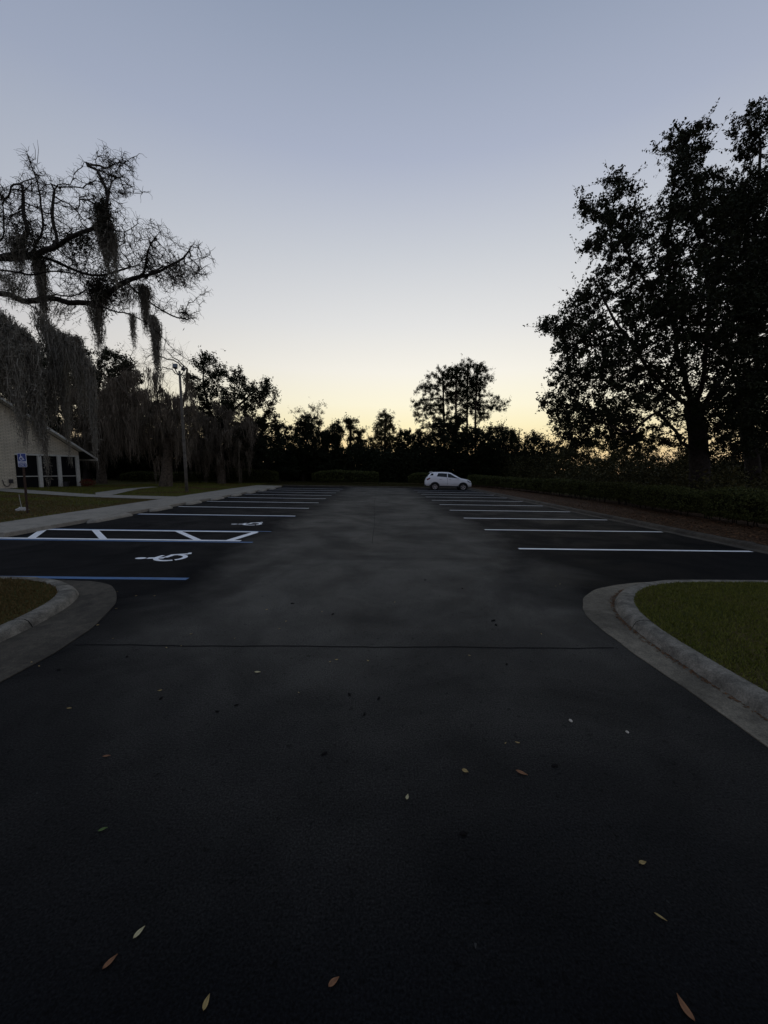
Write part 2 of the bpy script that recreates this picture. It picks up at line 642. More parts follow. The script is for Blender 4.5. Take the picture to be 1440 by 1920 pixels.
def island(name_k, base, gut, gz, label, green_label, inner, wnum=10, gm='gutter'):
    """kerb and gutter swept round a planted corner: gut = outer gutter edge, base = foot of the kerb, inner = grass edge"""
    inner = [(b_[0] + (c_[0] - b_[0]) * .78, b_[1] + (c_[1] - b_[1]) * .78) for b_, c_ in zip(base, inner)]
    G, B, I = catmull([(*p, 0) for p in gut], wnum), catmull([(*p, 0) for p in base], wnum), catmull([(*p, 0) for p in inner], wnum)
    rows_g, rows_k = [[], [], []], [[] for _ in range(6)]
    for i, (a, b, c) in enumerate(zip(G, B, I)):
        jit = .02 * noise.noise(Vector((a.x * 3, a.y * 3, 1)))
        a2 = a + (a - b).normalized() * jit
        rows_g[0].append((a2.x, a2.y, -.01))
        rows_g[1].append((a2.x, a2.y, .008))
        rows_g[2].append((b.x, b.y, .012))
        for k, (t, z) in enumerate(((-.02, .006), (.06, .042), (.18, .082), (.38, .106), (.70, .114), (1.04, .107))):
            p = b.lerp(c, t)
            wz = .0025 * noise.noise(p * 6) if k > 1 else 0
            rows_k[k].append((p.x, p.y, z + wz))
    gb = MB().grid(rows_g)
    tag(gb.build('gutter', gm, smooth=False), label + ' with a wide stained gutter apron', 'gutter', kind='structure')
    JB = MB()
    for i in range(44, len(B) - 8, 33):
        a, b_ = [Vector(rows_k[k][i]) for k in range(6)], [Vector(rows_k[k][i + 1]) for k in range(6)]
        w_ = min(.5, .012 / max((a[2] - b_[2]).length, 1e-3))
        JB.grid([[p + Vector((0, 0, .002)) for p in a], [p.lerp(q, w_) + Vector((0, 0, .002)) for p, q in zip(a, b_)]])
    kb = MB().grid(rows_k)
    ko = kb.build('kerb', 'kerb', smooth=True)
    JB.build('kerb_joint', 'tar', ko)
    tag(ko, label + ' raised round the corner lawn', 'kerb', kind='structure')
    return I


RB = [(30, 5.90), (12, 5.90), (6.5, 5.89), (4.9, 5.87), (4.3, 5.74), (3.83, 5.50), (3.42, 5.08), (3.12, 4.55), (2.98, 3.95), (2.93, 3.3), (2.92, 2.4), (2.92, 0), (2.92, -14)]
RG = [(30, 6.0), (12, 6.0), (6.5, 5.99), (4.9, 5.99), (4.25, 5.92), (3.6, 5.66), (3.1, 5.28), (2.80, 4.82), (2.65, 4.35), (2.61, 3.6), (2.63, 2.6), (2.61, 0), (2.61, -14)]
RI = [(30, 5.66), (12, 5.66), (6.5, 5.64), (4.95, 5.6), (4.45, 5.48), (4.02, 5.28), (3.64, 4.92), (3.36, 4.46), (3.2, 3.92), (3.15, 3.3), (3.14, 2.4), (3.14, 0), (3.14, -14)]
LB = [(-30, 5.72), (-12, 5.72), (-6, 5.70), (-4.95, 5.62), (-4.5, 5.42), (-4.15, 5.14), (-3.93, 4.74), (-3.82, 4.3), (-3.78, 3.9), (-3.77, 3.3), (-3.77, 2.4), (-3.77, 0), (-3.77, -14)]
LG = [(-30, 5.8), (-12, 5.8), (-6, 5.8), (-4.85, 5.76), (-4.3, 5.70), (-3.85, 5.4), (-3.5, 4.95), (-3.27, 4.45), (-3.13, 3.95), (-3.08, 3.4), (-3.10, 2.5), (-3.10, 0), (-3.10, -14)]
LI = [(-30, 5.5), (-12, 5.5), (-6, 5.46), (-5.05, 5.36), (-4.68, 5.2), (-4.36, 4.96), (-4.14, 4.62), (-4.04, 4.24), (-4.0, 3.86), (-3.99, 3.3), (-3.99, 2.4), (-3.99, 0), (-3.99, -14)]
IR = island('right', RB, RG, .15, 'pale rounded concrete kerb beside the larger green corner island', '', RI)
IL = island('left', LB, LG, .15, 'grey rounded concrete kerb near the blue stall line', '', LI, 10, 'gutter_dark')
for I, xo, lab in ((IR, 30, 'green mown grass corner island at the driveway'), (IL, -30, 'patchy olive grass corner island near the blue line')):
    b = MB()
    b.poly([(p.x, p.y, .105) for p in I] + [(xo, -14, .105)])
    me = b.mesh('lawn')
    bm = bmesh.new()
    bm.from_mesh(me)
    bmesh.ops.triangulate(bm, faces=bm.faces)
    bm.to_mesh(me)
    bm.free()
    tag(link('lawn', me, 'ground'), lab, 'lawn', kind='structure')

# sidewalk along the left stalls, kerb along the right stalls, far kerb
b = MB()
n = 44
sw_back = lambda y: -10.75 - .045 * min(max(y - 10, 0), 20)
front = [(-9.12 + .012 * math.sin(y), y) for y in np.linspace(9.2, 36.0, n)]
back = [(sw_back(y), y) for y in np.linspace(9.2, 36.6, n)]
b.grid([[(x, y, -.02) for x, y in front], [(x, y, .105) for x, y in front], [(x - .03, y, .125) for x, y in front], [(x, y, .125) for x, y in back], [(x, y, .05) for x, y in back]])
for k_ in (0, -1):
    b.poly([(*front[k_], -.02), (*front[k_], .105), (front[k_][0] - .03, front[k_][1], .125), (*back[k_], .125), (*back[k_], -.02)])
b.poly([(-40, 8.2, .124), (-9.12, 9.2, .124), (-10.75, 9.2, .124), (-40, 9.6, .124)])
tag(b.build('sidewalk', 'walk'), 'pale concrete sidewalk running along the left stalls', 'sidewalk', kind='structure')
b = MB()
b.poly([(-11.25, 19.4, .122), (-10.9, 21.2, .122), (-11.5, 21.25, .122), (-16.2, 21.8, .122), (-23.9, 25.5, .122), (-40, 33, .122), (-40, 31.6, .122), (-21.4, 22.6, .122), (-16, 20.3, .122), (-13.2, 19.7, .122)])
tag(b.build('path', 'walk'), 'narrow concrete path crossing the lawn to the building', 'path', kind='structure')
b = MB()
b.poly([(-16.2, 21.8, .12), (-15.2, 21.66, .12), (-17.6, 28, .12), (-17.9, 31.0, .12), (-18.6, 31, .12), (-18.6, 28, .12), (-17.4, 23.4, .12)])
tag(b.build('path', 'walk'), 'side branch of the concrete path running behind the lawn', 'path', kind='structure')

b = MB()
rows = [[] for _ in range(6)]
for i, y in enumerate(np.linspace(6.4, 37.6, 90)):
    o_ = .05 * math.sin(y * .21) + .03 * noise.noise(Vector((y, 0, 0)))
    for k, (x, z) in enumerate(((8.98, -.01), (8.98, .009), (9.22, .018), (9.27, .085), (9.34, .118), (9.56, .118))):
        rows[k].append((x + o_, y, z + (.012 * noise.noise(Vector((y * 2, k, 0))) if k > 2 else 0)))
b.grid(rows)
tag(b.build('kerb', 'dirtykerb'), 'low soiled concrete kerb along the right stalls', 'kerb', kind='structure')
b = MB()
rows = [[] for _ in range(4)]
for x in np.linspace(-9.6, 9.6, 40):
    yy = 37.9 + .04 * math.sin(x)
    for k, (dy, z) in enumerate(((0, -.01), (.02, .09), (.08, .115), (.36, .112))):
        rows[k].append((x, yy + dy, z))
b.grid(rows)
tag(b.build('kerb', 'dirtykerb'), 'soiled kerb closing the far end of the lot', 'kerb', kind='structure')
b = MB()
rows = [[], [], []]
for y in np.linspace(5.9, 46, 60):
    rows[0].append((9.5, y, .119))
    rows[1].append((11 + .3 * math.sin(y * .5), y, .16))
    rows[2].append((14.5, y, .13))
b.grid(rows)
tag(b.build('leaf_litter_bank', 'litter', smooth=True), 'bank of reddish brown leaf litter between the kerb and the hedge', 'leaf litter', kind='structure')

# wheel stops: one rounded concrete piece in front of each left stall
WS = None
for k, (y0, y1) in enumerate(((11.65, 13.75), (14.9, 16.4), (17.75, 19.1), (20.4, 21.9), (23.3, 24.7), (26.1, 27.5), (28.9, 30.2), (31.7, 33.0))):
    ln = y1 - y0
    b = MB()
    rows = []
    for i in range(25):
        t = i / 24
        e = min(1, min(t, 1 - t) * 9) ** .5
        wob = .012 * noise.noise(Vector((k * 5, t * 8, 0)))
        ring = []
        for a in range(9):
            an = math.pi * a / 8
            ring.append((.17 * e * math.cos(an) + wob, (t - .5) * ln, max(0.0, .125 * e * math.sin(an) ** .75 + wob) - .004))
        rows.append(ring)
    b.grid(rows)
    o = b.build('wheel_stop', 'walk', smooth=True)
    o.location = (-8.98, (y0 + y1) / 2, .0)
    lab = ['longest rounded concrete wheel stop behind the hatched access aisle', 'second wheel stop from the hatched aisle, below the path junction',
           'third wheel stop from the hatched aisle along the sidewalk', 'fourth wheel stop from the hatched aisle along the sidewalk',
           'fifth wheel stop from the hatched aisle along the sidewalk', 'sixth wheel stop from the hatched aisle along the sidewalk',
           'seventh wheel stop from the hatched aisle, second from the far end', 'last wheel stop at the far end of the sidewalk'][k]
    tag(o, lab, 'wheel stop', 'concrete wheel stops along the left stalls')


# ------------------------------------------------------------------ grass
def blades(name, pts, h, w, rng, lean=.6):
    n = len(pts)
    a = rng.uniform(0, 2 * np.pi, n)
    b = rng.uniform(0, 2 * np.pi, n)
    hh = h * rng.uniform(.45, 1.2, n)
    d = np.stack([np.cos(a), np.sin(a), np.zeros(n)], 1)
    tip = pts + np.stack([np.cos(b) * hh * lean, np.sin(b) * hh * lean, hh], 1)
    v = np.stack([pts - d * w / 2, pts + d * w / 2, tip], 1).reshape(-1, 3)
    return npmesh(name, v, None, np.arange(n * 3).reshape(-1, 3))


def inside(poly, x, y):
    r = np.zeros(len(x), bool)
    j = len(poly) - 1
    for i in range(len(poly)):
        xi, yi = poly[i][0], poly[i][1]
        xj, yj = poly[j][0], poly[j][1]
        c = ((yi > y) != (yj > y)) & (x < (xj - xi) * (y - yi) / ((yj - yi) + 1e-12) + xi)
        r ^= c
        j = i
    return r


def seg_dist(poly, x, y):
    d = np.full(len(x), 1e9)
    for i in range(len(poly)):
        a, b_ = np.array(poly[i][:2], float), np.array(poly[(i + 1) % len(poly)][:2], float)
        ab = b_ - a
        t = np.clip(((x - a[0]) * ab[0] + (y - a[1]) * ab[1]) / (ab @ ab + 1e-9), 0, 1)
        d = np.minimum(d, np.hypot(x - a[0] - t * ab[0], y - a[1] - t * ab[1]))
    return d


rng = np.random.default_rng(11)


def scatter(poly, n, bounds):
    x = rng.uniform(bounds[0], bounds[1], n)
    y = rng.uniform(bounds[2], bounds[3], n)
    k = inside(poly, x, y)
    return x[k], y[k]


x, y = scatter([(p.x, p.y) for p in IR] + [(30, -14)], 90000, (3.0, 9.0, 2.0, 5.75))
tag(link('grass', blades('grass', np.stack([x, y, np.full(len(x), .105)], 1), .032, .009, rng), 'blade'), 'short green mown grass on the larger corner island', 'grass', kind='stuff')
x, y = scatter([(p.x, p.y) for p in IL] + [(-30, -14)], 45000, (-8.0, -3.9, 2.8, 5.6))
tag(link('grass', blades('grass', np.stack([x, y, np.full(len(x), .105)], 1), .032, .009, rng), 'dryblade'), 'patchy olive grass on the small corner island', 'grass', kind='stuff')
x = rng.uniform(-30, -11, 160000)
y = 9 + 33 * rng.uniform(0, 1, 160000) ** 1.4
path_poly = [(-11.2, 19.3), (-10.7, 21.3), (-11.5, 21.3), (-16.2, 21.9), (-23.9, 25.6), (-40, 33.1), (-40, 31.5), (-21.4, 22.5), (-16, 20.2), (-13.2, 19.6)]
br_poly = [(-16.3, 21.6), (-15.1, 21.6), (-17.5, 28), (-17.8, 31.1), (-18.7, 31.1), (-18.7, 28), (-17.5, 23.4)]
k = (x < -10.85 - .045 * np.clip(y - 10, 0, 20)) & ~inside(path_poly, x, y) & ~inside(br_poly, x, y) & (x > -26.5 + (y - 26) * .42)
x, y = x[k], y[k]
nz = np.array([noise.noise(Vector((a * .35, b_ * .35, 3))) for a, b_ in zip(x, y)])
dry = (nz + rng.normal(0, .12, len(x)) > -.16) & (y < 21) | (nz > .25)
P = np.stack([x, y, np.full(len(x), .1)], 1)
tag(link('grass', blades('grass', P[~dry], .06, .02, rng), 'blade'), 'green grass on the lawn by the building', 'grass', kind='stuff')
tag(link('grass', blades('grass', P[dry], .05, .02, rng), 'dryblade'), 'brown dry grass on the lawn by the sidewalk', 'grass', kind='stuff')
x = rng.uniform(-12, 12, 30000)
y = rng.uniform(38.3, 47, 30000)
tag(link('grass', blades('grass', np.stack([x, y, np.full(len(x), .1)], 1), .10, .03, rng), 'darkblade'), 'dim rough grass beyond the far end of the lot', 'grass', kind='stuff')


def leafquads(c, size, rng, aspect=.45, flat=0.0):
    """little rhombic leaves at centres c"""
    n = len(c)
    d = rng.normal(0, 1, (n, 3))
    d[:, 2] *= (1 - flat)
    d /= np.linalg.norm(d, axis=1)[:, None] + 1e-9
    r = rng.normal(0, 1, (n, 3))
    if flat:
        r = np.cross(d, np.array([0, 0, 1.0]) + rng.normal(0, .25, (n, 3)))
    s = np.cross(d, r) if not flat else r
    s /= np.linalg.norm(s, axis=1)[:, None] + 1e-9
    L_ = (size * rng.uniform(.6, 1.25, n))[:, None] / 2
    W_ = L_ * aspect
    v = np.stack([c - d * L_, c + s * W_, c + d * L_, c - s * W_], 1)
    return v.reshape(-1, 3)


def quads_n(n):
    return np.arange(n * 4).reshape(-1, 4)


cb_ = catmull([(*p, 0) for p in RB], 60)
cb_ = [p for p in cb_ if p.x < 5 and p.y > 2]
pts_ = np.array([tuple(cb_[k_]) for k_ in rng.integers(0, len(cb_), 900)])
pts_ += np.stack([-np.abs(rng.normal(0, .025, 900)) - .012, np.abs(rng.normal(0, .01, 900)), np.full(900, .016)], 1)
tag(link('kerb_debris', npmesh('kerb_debris', leafquads(pts_, .028, rng, .5, .9), quads_n(900)), 'litterleaf'), 'reddish leaf crumbs gathered along the foot of the right corner kerb', 'leaf litter', kind='stuff')
x = rng.uniform(9.5, 12.3, 26000)
y = 7 + 36 * rng.uniform(0, 1, 26000) ** 1.6
v = leafquads(np.stack([x, y, .165 + rng.uniform(-.03, .02, len(x)) - .03 * (x < 10)], 1), .075, rng, .5, .9)
tag(link('leaf_litter', npmesh('leaf_litter', v, quads_n(len(x))), 'litterleaf'), 'reddish brown dead leaves strewn under the hedge', 'leaf litter', kind='stuff')


# ------------------------------------------------------------------ trees
def resample(pts, step, jit=0, seed=0):
    pts = [Vector(p) for p in pts]
    out = [pts[0]]
    P = catmull(pts, 8) if len(pts) > 2 else [pts[0].lerp(pts[1], i / 12) for i in range(13)]
    acc = 0
    last = P[0]
    for p in P[1:]:
        d = (p - last).length
        acc += d
        if acc >= step:
            j = noise.noise_vector(p * .9 + Vector((seed, 0, 0))) * jit
            out.append(p + j)
            acc = 0
        last = p
    out.append(P[-1])
    return out


class Skeleton:
    def __init__(s):
        s.p, s.par = [], []

    def add_path(s, pts):
        pts = [Vector(p) for p in pts]
        if s.p:
            i = min(range(len(s.p)), key=lambda k: (s.p[k] - pts[0]).length_squared)
            par = i
            if (s.p[i] - pts[0]).length < 1e-3:
                pts = pts[1:]
        else:
            par = -1
        for q in pts:
            s.p.append(q)
            s.par.append(par)
            par = len(s.p) - 1

    def grow(s, attr, step, infl, kill, iters=80, grav=0.0, rnd=.18, rs=0):
        rr = random.Random(rs)
        attr = [Vector(a) for a in attr]
        for _ in range(iters):
            kd = KDTree(len(s.p))
            for i, q in enumerate(s.p):
                kd.insert(q, i)
            kd.balance()
            pull, keep = {}, []
            for a in attr:
                q, i, d = kd.find(a)
                if d < kill:
                    continue
                keep.append(a)
                if d < infl:
                    v = pull.get(i)
                    e = (a - q) / d
                    pull[i] = e if v is None else v + e
            attr = keep
            if not pull or not attr:
                break
            for i, v in pull.items():
                v = v.normalized() + Vector((rr.gauss(0, rnd), rr.gauss(0, rnd), rr.gauss(0, rnd) - grav))
                v.normalize()
                s.p.append(s.p[i] + v * step)
                s.par.append(i)

    def finish(s, r_tip, r_root, flare=1.25):
        n = len(s.p)
        cnt = [0] * n
        kids = [[] for _ in range(n)]
        for i in range(n):
            if s.par[i] >= 0:
                kids[s.par[i]].append(i)
        order = list(range(n))          # parents always precede children
        for i in reversed(order):
            if not kids[i]:
                cnt[i] += 1
            if s.par[i] >= 0:
                cnt[s.par[i]] += cnt[i]
        e = math.log(max(cnt[0], 3)) / math.log(r_root / r_tip)
        s.rad = [r_tip * c ** (1 / e) for c in cnt]
        s.cnt, s.kids = cnt, kids
        for k in range(min(4, n)):
            s.rad[k] *= 1 + (flare - 1) * (1 - k / 4)
        return s

    def chains(s):
        out = []
        stack = [(0, None)]
        while stack:
            i, st = stack.pop()
            c, r = ([], [])
            if st is not None:
                c.append(s.p[st])
                r.append(min(s.rad[st], s.rad[i] * 1.3))
            while True:
                c.append(s.p[i])
                r.append(s.rad[i])
                ks = s.kids[i]
                if not ks:
                    break
                b_ = max(ks, key=lambda k: s.cnt[k])
                for k in ks:
                    if k != b_:
                        stack.append((k, i))
                i = b_
            if len(c) > 1:
                out.append((c, r))
        return out


def tubes_np(chains, sides=None):
    V, Q, base = [], [], 0
    for c, r in chains:
        P = np.array([tuple(q) for q in c])
        rr = np.array(r)
        n = sides or (9 if rr[0] > .15 else 6 if rr[0] > .04 else 4 if rr[0] > .015 else 3)
        T = np.gradient(P, axis=0)
        T /= np.linalg.norm(T, axis=1)[:, None] + 1e-9
        ref = np.array([0.31, .17, .93]) if abs(T[0] @ np.array([.31, .17, .93])) < .9 else np.array([.9, .1, .2])
        A = np.cross(T, ref)
        A /= np.linalg.norm(A, axis=1)[:, None] + 1e-9
        B = np.cross(T, A)
        a = np.arange(n) * 2 * np.pi / n
        ring = P[:, None] + rr[:, None, None] * (A[:, None] * np.cos(a)[None, :, None] + B[:, None] * np.sin(a)[None, :, None])
        V.append(ring.reshape(-1, 3))
        m = len(P)
        i = np.arange(m - 1)[:, None] * n + np.arange(n)[None]
        j = np.arange(m - 1)[:, None] * n + (np.arange(n)[None] + 1) % n
        Q.append((np.stack([i, j, j + n, i + n], -1) + base).reshape(-1, 4))
        base += m * n
    return np.concatenate(V), np.concatenate(Q)


def sample_crown(poly, n, Y, thick, rng, gap=None, gscale=.5, edge_m=None):
    """points of a crown: the outline seen in the photograph stands at distance Y and is given depth"""
    P = np.array(poly, float)
    lo, hi = P.min(0), P.max(0)
    xs_, ys_ = [], []
    tot = 0
    while tot < n:
        x = rng.uniform(lo[0], hi[0], n)
        y = rng.uniform(lo[1], hi[1], n)
        k = inside(poly, x, y)
        xs_.append(x[k])
        ys_.append(y[k])
        tot += k.sum()
    x, y = np.concatenate(xs_)[:n], np.concatenate(ys_)[:n]
    d = seg_dist(poly, x, y)
    d = np.sqrt(np.clip(d / (d.max() + 1e-9), 0, 1))
    off = rng.uniform(-1, 1, n) * thick * (d * .9 + .1)
    pts = np.array([tuple(at(a, b_, Y + o)) for a, b_, o in zip(x, y, off)])
    if gap is not None:
        nz = np.array([noise.noise(Vector(p) * gscale) for p in pts])
        pts = pts[nz > gap]
    return pts


def twig_leaves(sk, rng, maxcnt, ntw, tl, nl, up=.15, jit=.05, droop=0):
    """short twigs at the fine ends of a skeleton; returns twig chains and leaf centres"""
    ch, cen = [], []
    for i in range(len(sk.p)):
        if sk.cnt[i] > maxcnt or sk.par[i] < 0:
            continue
        p = np.array(sk.p[i])
        fwd = p - np.array(sk.p[sk.par[i]])
        fwd /= np.linalg.norm(fwd) + 1e-9
        for _ in range(ntw):
            d = fwd * .7 + rng.normal(0, .75, 3) + np.array([0, 0, up - droop])
            d /= np.linalg.norm(d)
            L_ = tl * rng.uniform(.5, 1.3) * (2.5 if rng.uniform() < .09 else 1)
            e = p + d * L_
            mid = p + d * L_ * .5 + rng.normal(0, .06 * L_, 3)
            ch.append(([p, mid, e], [.007, .005, .003]))
            if nl:
                t = rng.uniform(.15, 1.05, nl)[:, None]
                cen.append(p + d * L_ * t + rng.normal(0, jit, (nl, 3)))
    return ch, (np.concatenate(cen) if cen else np.zeros((0, 3)))


def moss_clump(pts, rng, strands, length, spread, w=.018, segs=9, fuzz=2):
    """hanging strands: crossed little ribbons that sway, each with curly side hairs"""
    V, Q = [], []
    base = 0
    pts = np.array([tuple(p) for p in pts])
    for _ in range(strands):
        p0 = pts[rng.integers(len(pts))] + rng.normal(0, 1, 3) * spread * np.array([1, 1, .5])
        L_ = length * (rng.uniform(.25, 1) if rng.uniform() < .85 else rng.uniform(.9, 1.15))
        ph, fr = rng.uniform(0, 6.28, 2), rng.uniform(2, 5)
        amp = rng.uniform(.02, .09)
        t = np.linspace(0, 1, segs + 1)
        pull = (t ** 1.2)[:, None] * (pts.mean(0) - p0) * np.array([.55, .55, 0])
        c = p0 + pull + np.stack([amp * np.sin(fr * t * L_ * 2 + ph[0]), amp * np.sin(fr * t * L_ * 2 + ph[1]), -t * L_], 1)
        a = rng.uniform(0, 3.14) + t * rng.uniform(-4, 4)
        s = np.stack([np.cos(a), np.sin(a), 0 * a], 1) * (w * (1 - .7 * t) * rng.uniform(.6, 1.4, segs + 1))[:, None]
        v = np.stack([c - s, c + s], 1).reshape(-1, 3)
        V.append(v)
        i = np.arange(segs)[:, None] * 2
        Q.append(np.concatenate([i, i + 1, i + 3, i + 2], 1) + base)
        base += len(v)
        for _k in range(fuzz):
            j = rng.integers(segs)
            q = c[j]
            d = np.array([*(rng.normal(0, .05, 2)), -rng.uniform(-.03, .08)])
            sv = rng.normal(0, 1, 3) * max(w * .45, .006)
            V.append(np.array([q - sv, q + sv, q + d + sv * .4, q + d - sv * .4]))
            Q.append(np.array([[0, 1, 2, 3]]) + base)
            base += 4
    return np.concatenate(V), np.concatenate(Q)


def leaf_tree(name, label, cat, poly, Y, thick, base_px, root_r, seed, n_attr=350, step=.7, leaf=.22, ntw=4, nl=7, tl=.6, gap=-.25, gscale=.35,
              mat='darkleaf', bark='bark', limbs=(), group=None, maxcnt=6, kill=None, jit=.12, r_tip=.015, base_z=.1, flat=0, aspect=.5, kd=None, up=.15, dens=(2, 8), limb_r=None):
    rg = np.random.default_rng(seed)
    bp = at(base_px[0][0], base_px[0][1], Y)
    bp.z = base_z
    trunk = [bp] + [at(q[0], q[1], Y + (q[2] if len(q) > 2 else 0)) for q in base_px[1:]]
    sk = Skeleton()
    tpath = resample(trunk, step, .08, seed)
    sk.add_path(tpath)
    for lb in limbs:
        sk.add_path(resample([at(q[0], q[1], Y + (q[2] if len(q) > 2 else 0)) for q in lb], step, .15, seed))
    pts = sample_crown(poly, n_attr, Y, thick, rg, gap, gscale)
    sk.grow(pts, step, 40, kill or step * 1.3, 70, rs=seed)
    sk.finish(r_tip, limb_r or root_r)
    nt_ = len(tpath)
    for k_ in range(nt_):
        sk.rad[k_] = max(sk.rad[k_], root_r * (1.15 - .35 * (k_ / nt_) ** .6))
    root = empty(name, bp, label, cat, group)
    V, Q = tubes_np(sk.chains())
    tr = link('trunk', npmesh('trunk', V, Q, smooth=True), bark, root)
    ch, cen = twig_leaves(sk, rg, maxcnt + 4, ntw + dens[0], tl, nl + dens[1], up, jit)
    print(name, len(sk.p), len(cen), sk.rad[0])
    if ch and leaf < .2:
        V, Q = tubes_np(ch, 3)
        link('twigs', npmesh('twigs', V, Q), bark, root)
    if len(cen):
        v = leafquads(cen, leaf, rg, aspect, flat)
        link('crown', npmesh('crown', v, quads_n(len(cen))), mat, root)
    return root, sk


# ---- the tall leafy oaks behind the hedge on the right
OAK = [(1246, 262), (1253, 237), (1285, 255), (1328, 217), (1338, 240), (1322, 300), (1345, 330), (1380, 300), (1420, 330), (1470, 420), (1520, 560), (1540, 700), (1480, 800),
       (1420, 860), (1350, 850), (1326, 790), (1300, 762), (1286, 800), (1262, 838), (1235, 848), (1200, 832), (1150, 842), (1080, 848), (1035, 818), (1008, 745), (1030, 730), (1003, 690), (1030, 672), (1040, 645), (1003, 615), (1050, 585), (1080, 575), (1072, 560),
       (1120, 520), (1135, 490), (1085, 470), (1100, 440), (1120, 430), (1076, 400), (1085, 372), (1140, 390), (1150, 355), (1132, 318), (1170, 335), (1200, 355), (1218, 325), (1190, 385), (1240, 360), (1255, 320), (1238, 285)]
oak, sk_oak = leaf_tree('oak_tree', 'tall dense leafy oak with thick forked trunk behind the right hedge', 'tree', OAK, 18, 5.0,
    [(1313, 930), (1312, 870), (1308, 810), (1300, 760)], .42, 21, n_attr=4300, step=.33, leaf=.132, ntw=3, nl=9, tl=.42, gap=-.17, gscale=.62, mat='oakleaf', maxcnt=5, kill=.42, jit=.05, r_tip=.007, dens=(1, 8), limb_r=.24,
    limbs=([(1300, 760), (1280, 690), (1262, 600, 1), (1250, 480, 1.5), (1262, 350, 1.5), (1290, 260, 1)], [(1302, 775), (1322, 700, -1), (1330, 600, -1.5), (1325, 480, -1), (1320, 330, -.5)],
           [(1303, 790), (1345, 720, 1), (1385, 640, 2), (1420, 540, 2.5), (1440, 430, 2)], [(1300, 770), (1240, 720, -1), (1190, 650, -2), (1140, 580, -2), (1115, 530, -2)],
           [(1310, 845), (1280, 830, -.5), (1254, 800, -1), (1230, 775, -1.2), (1190, 805, -1.5), (1150, 803, -2), (1100, 780, -2.5)], [(1262, 600, 1), (1200, 520, 1.5), (1160, 430, 1.5), (1140, 340, 1)],
           [(1302, 780), (1230, 690, 2), (1150, 650, 3), (1080, 640, 3), (1025, 620, 2.5)]))
OAK2 = [(1375, 330), (1363, 250), (1395, 240), (1410, 200), (1428, 172), (1450, 200), (1520, 150), (1620, 220), (1700, 420), (1700, 640), (1620, 780), (1500, 850), (1430, 850), (1360, 820), (1380, 720), (1350, 640), (1345, 520), (1350, 420)]
leaf_tree('oak_tree', 'second tall oak at the photo edge, its crown rising highest of all', 'tree', OAK2, 21.5, 5.0,
    [(1415, 925), (1410, 860), (1400, 790), (1420, 700)], .36, 22, n_attr=1700, step=.38, leaf=.145, ntw=3, nl=9, tl=.45, gap=-.18, gscale=.55, mat='oakleaf', maxcnt=5, kill=.48, jit=.05, r_tip=.008, dens=(1, 8), limb_r=.22,
    limbs=([(1420, 700), (1410, 560), (1415, 400), (1430, 260)], [(1410, 740), (1480, 620, 1), (1540, 480, 1)], [(1402, 780), (1370, 690, -1), (1365, 580, -1.5), (1372, 450, -1)]))

# ---- mid-distance and far trees: outline, distance, base, seed ...
LT = leaf_tree
G_FAR = 'trees of the far treeline'
LT('oak_tree', 'dark spreading oak standing just beyond the lamp pole', 'tree',
   [(352, 690), (372, 655), (400, 668), (425, 690), (448, 695), (470, 712), (500, 700), (507, 715), (524, 740), (508, 765), (524, 790), (532, 825), (520, 870), (470, 885), (400, 880), (360, 850), (345, 770)],
   41, 4, [(416, 909), (415, 870), (410, 830), (425, 780)], .38, 31, n_attr=864, step=.55, leaf=.21, ntw=4, nl=9, tl=.55, gap=-0.16, gscale=.42, mat='darkleaf',
   limbs=([(425, 780), (470, 740), (500, 715)], [(412, 820), (385, 740), (380, 680)], [(425, 790), (480, 800), (515, 790)]))
LT('oak_tree', 'dark rounded oak behind the porch of the cream building', 'tree',
   [(60, 700), (95, 652), (140, 640), (175, 660), (200, 655), (235, 668), (262, 690), (270, 760), (280, 880), (60, 880), (40, 780)], 44, 4.5, [(165, 905), (165, 850), (160, 790)], .4, 32, n_attr=1116, step=.6, leaf=.24, ntw=4, nl=9, tl=.6, gap=-0.5, mat='darkleaf')
LT('oak_tree', 'dark oak half hidden behind the moss curtain over the roof', 'tree',
   [(-90, 640), (-20, 600), (40, 610), (85, 650), (100, 740), (90, 880), (-100, 880)], 46, 4.5, [(10, 905), (10, 840), (5, 780)], .4, 33, n_attr=810, step=.65, leaf=.26, ntw=4, nl=8, tl=.6, gap=-0.5, mat='darkleaf')
LT('evergreen_tree', 'low black evergreen filling the gap behind the mossy pale trunk', 'tree',
   [(180, 790), (230, 760), (300, 750), (340, 780), (360, 900), (180, 905)], 46, 3.5, [(262, 906), (262, 880), (262, 850)], .25, 34, n_attr=672, step=.55, leaf=.26, ntw=4, nl=9, tl=.55, gap=-0.8, mat='darkleaf')
LT('evergreen_tree', 'low dark evergreen behind the hedge, next to the spreading oak', 'tree',
   [(330, 830), (400, 810), (450, 800), (500, 790), (550, 800), (560, 900), (330, 905)], 47, 3, [(470, 906), (470, 890), (468, 860)], .22, 35, n_attr=624, step=.55, leaf=.26, ntw=4, nl=9, tl=.55, gap=-0.8, mat='darkleaf', group=G_FAR)
LT('round_tree', 'dense dark tree with a smooth dome top and short trunk', 'tree',
   [(552, 800), (562, 784), (580, 776), (595, 784), (605, 806), (618, 850), (625, 890), (540, 890), (545, 840)], 50, 3.2, [(569, 908), (568, 890), (572, 850)], .25, 36, n_attr=546, step=.5, leaf=.23, ntw=4, nl=10, tl=.45, gap=-0.9, mat='darkleaf', group=G_FAR)
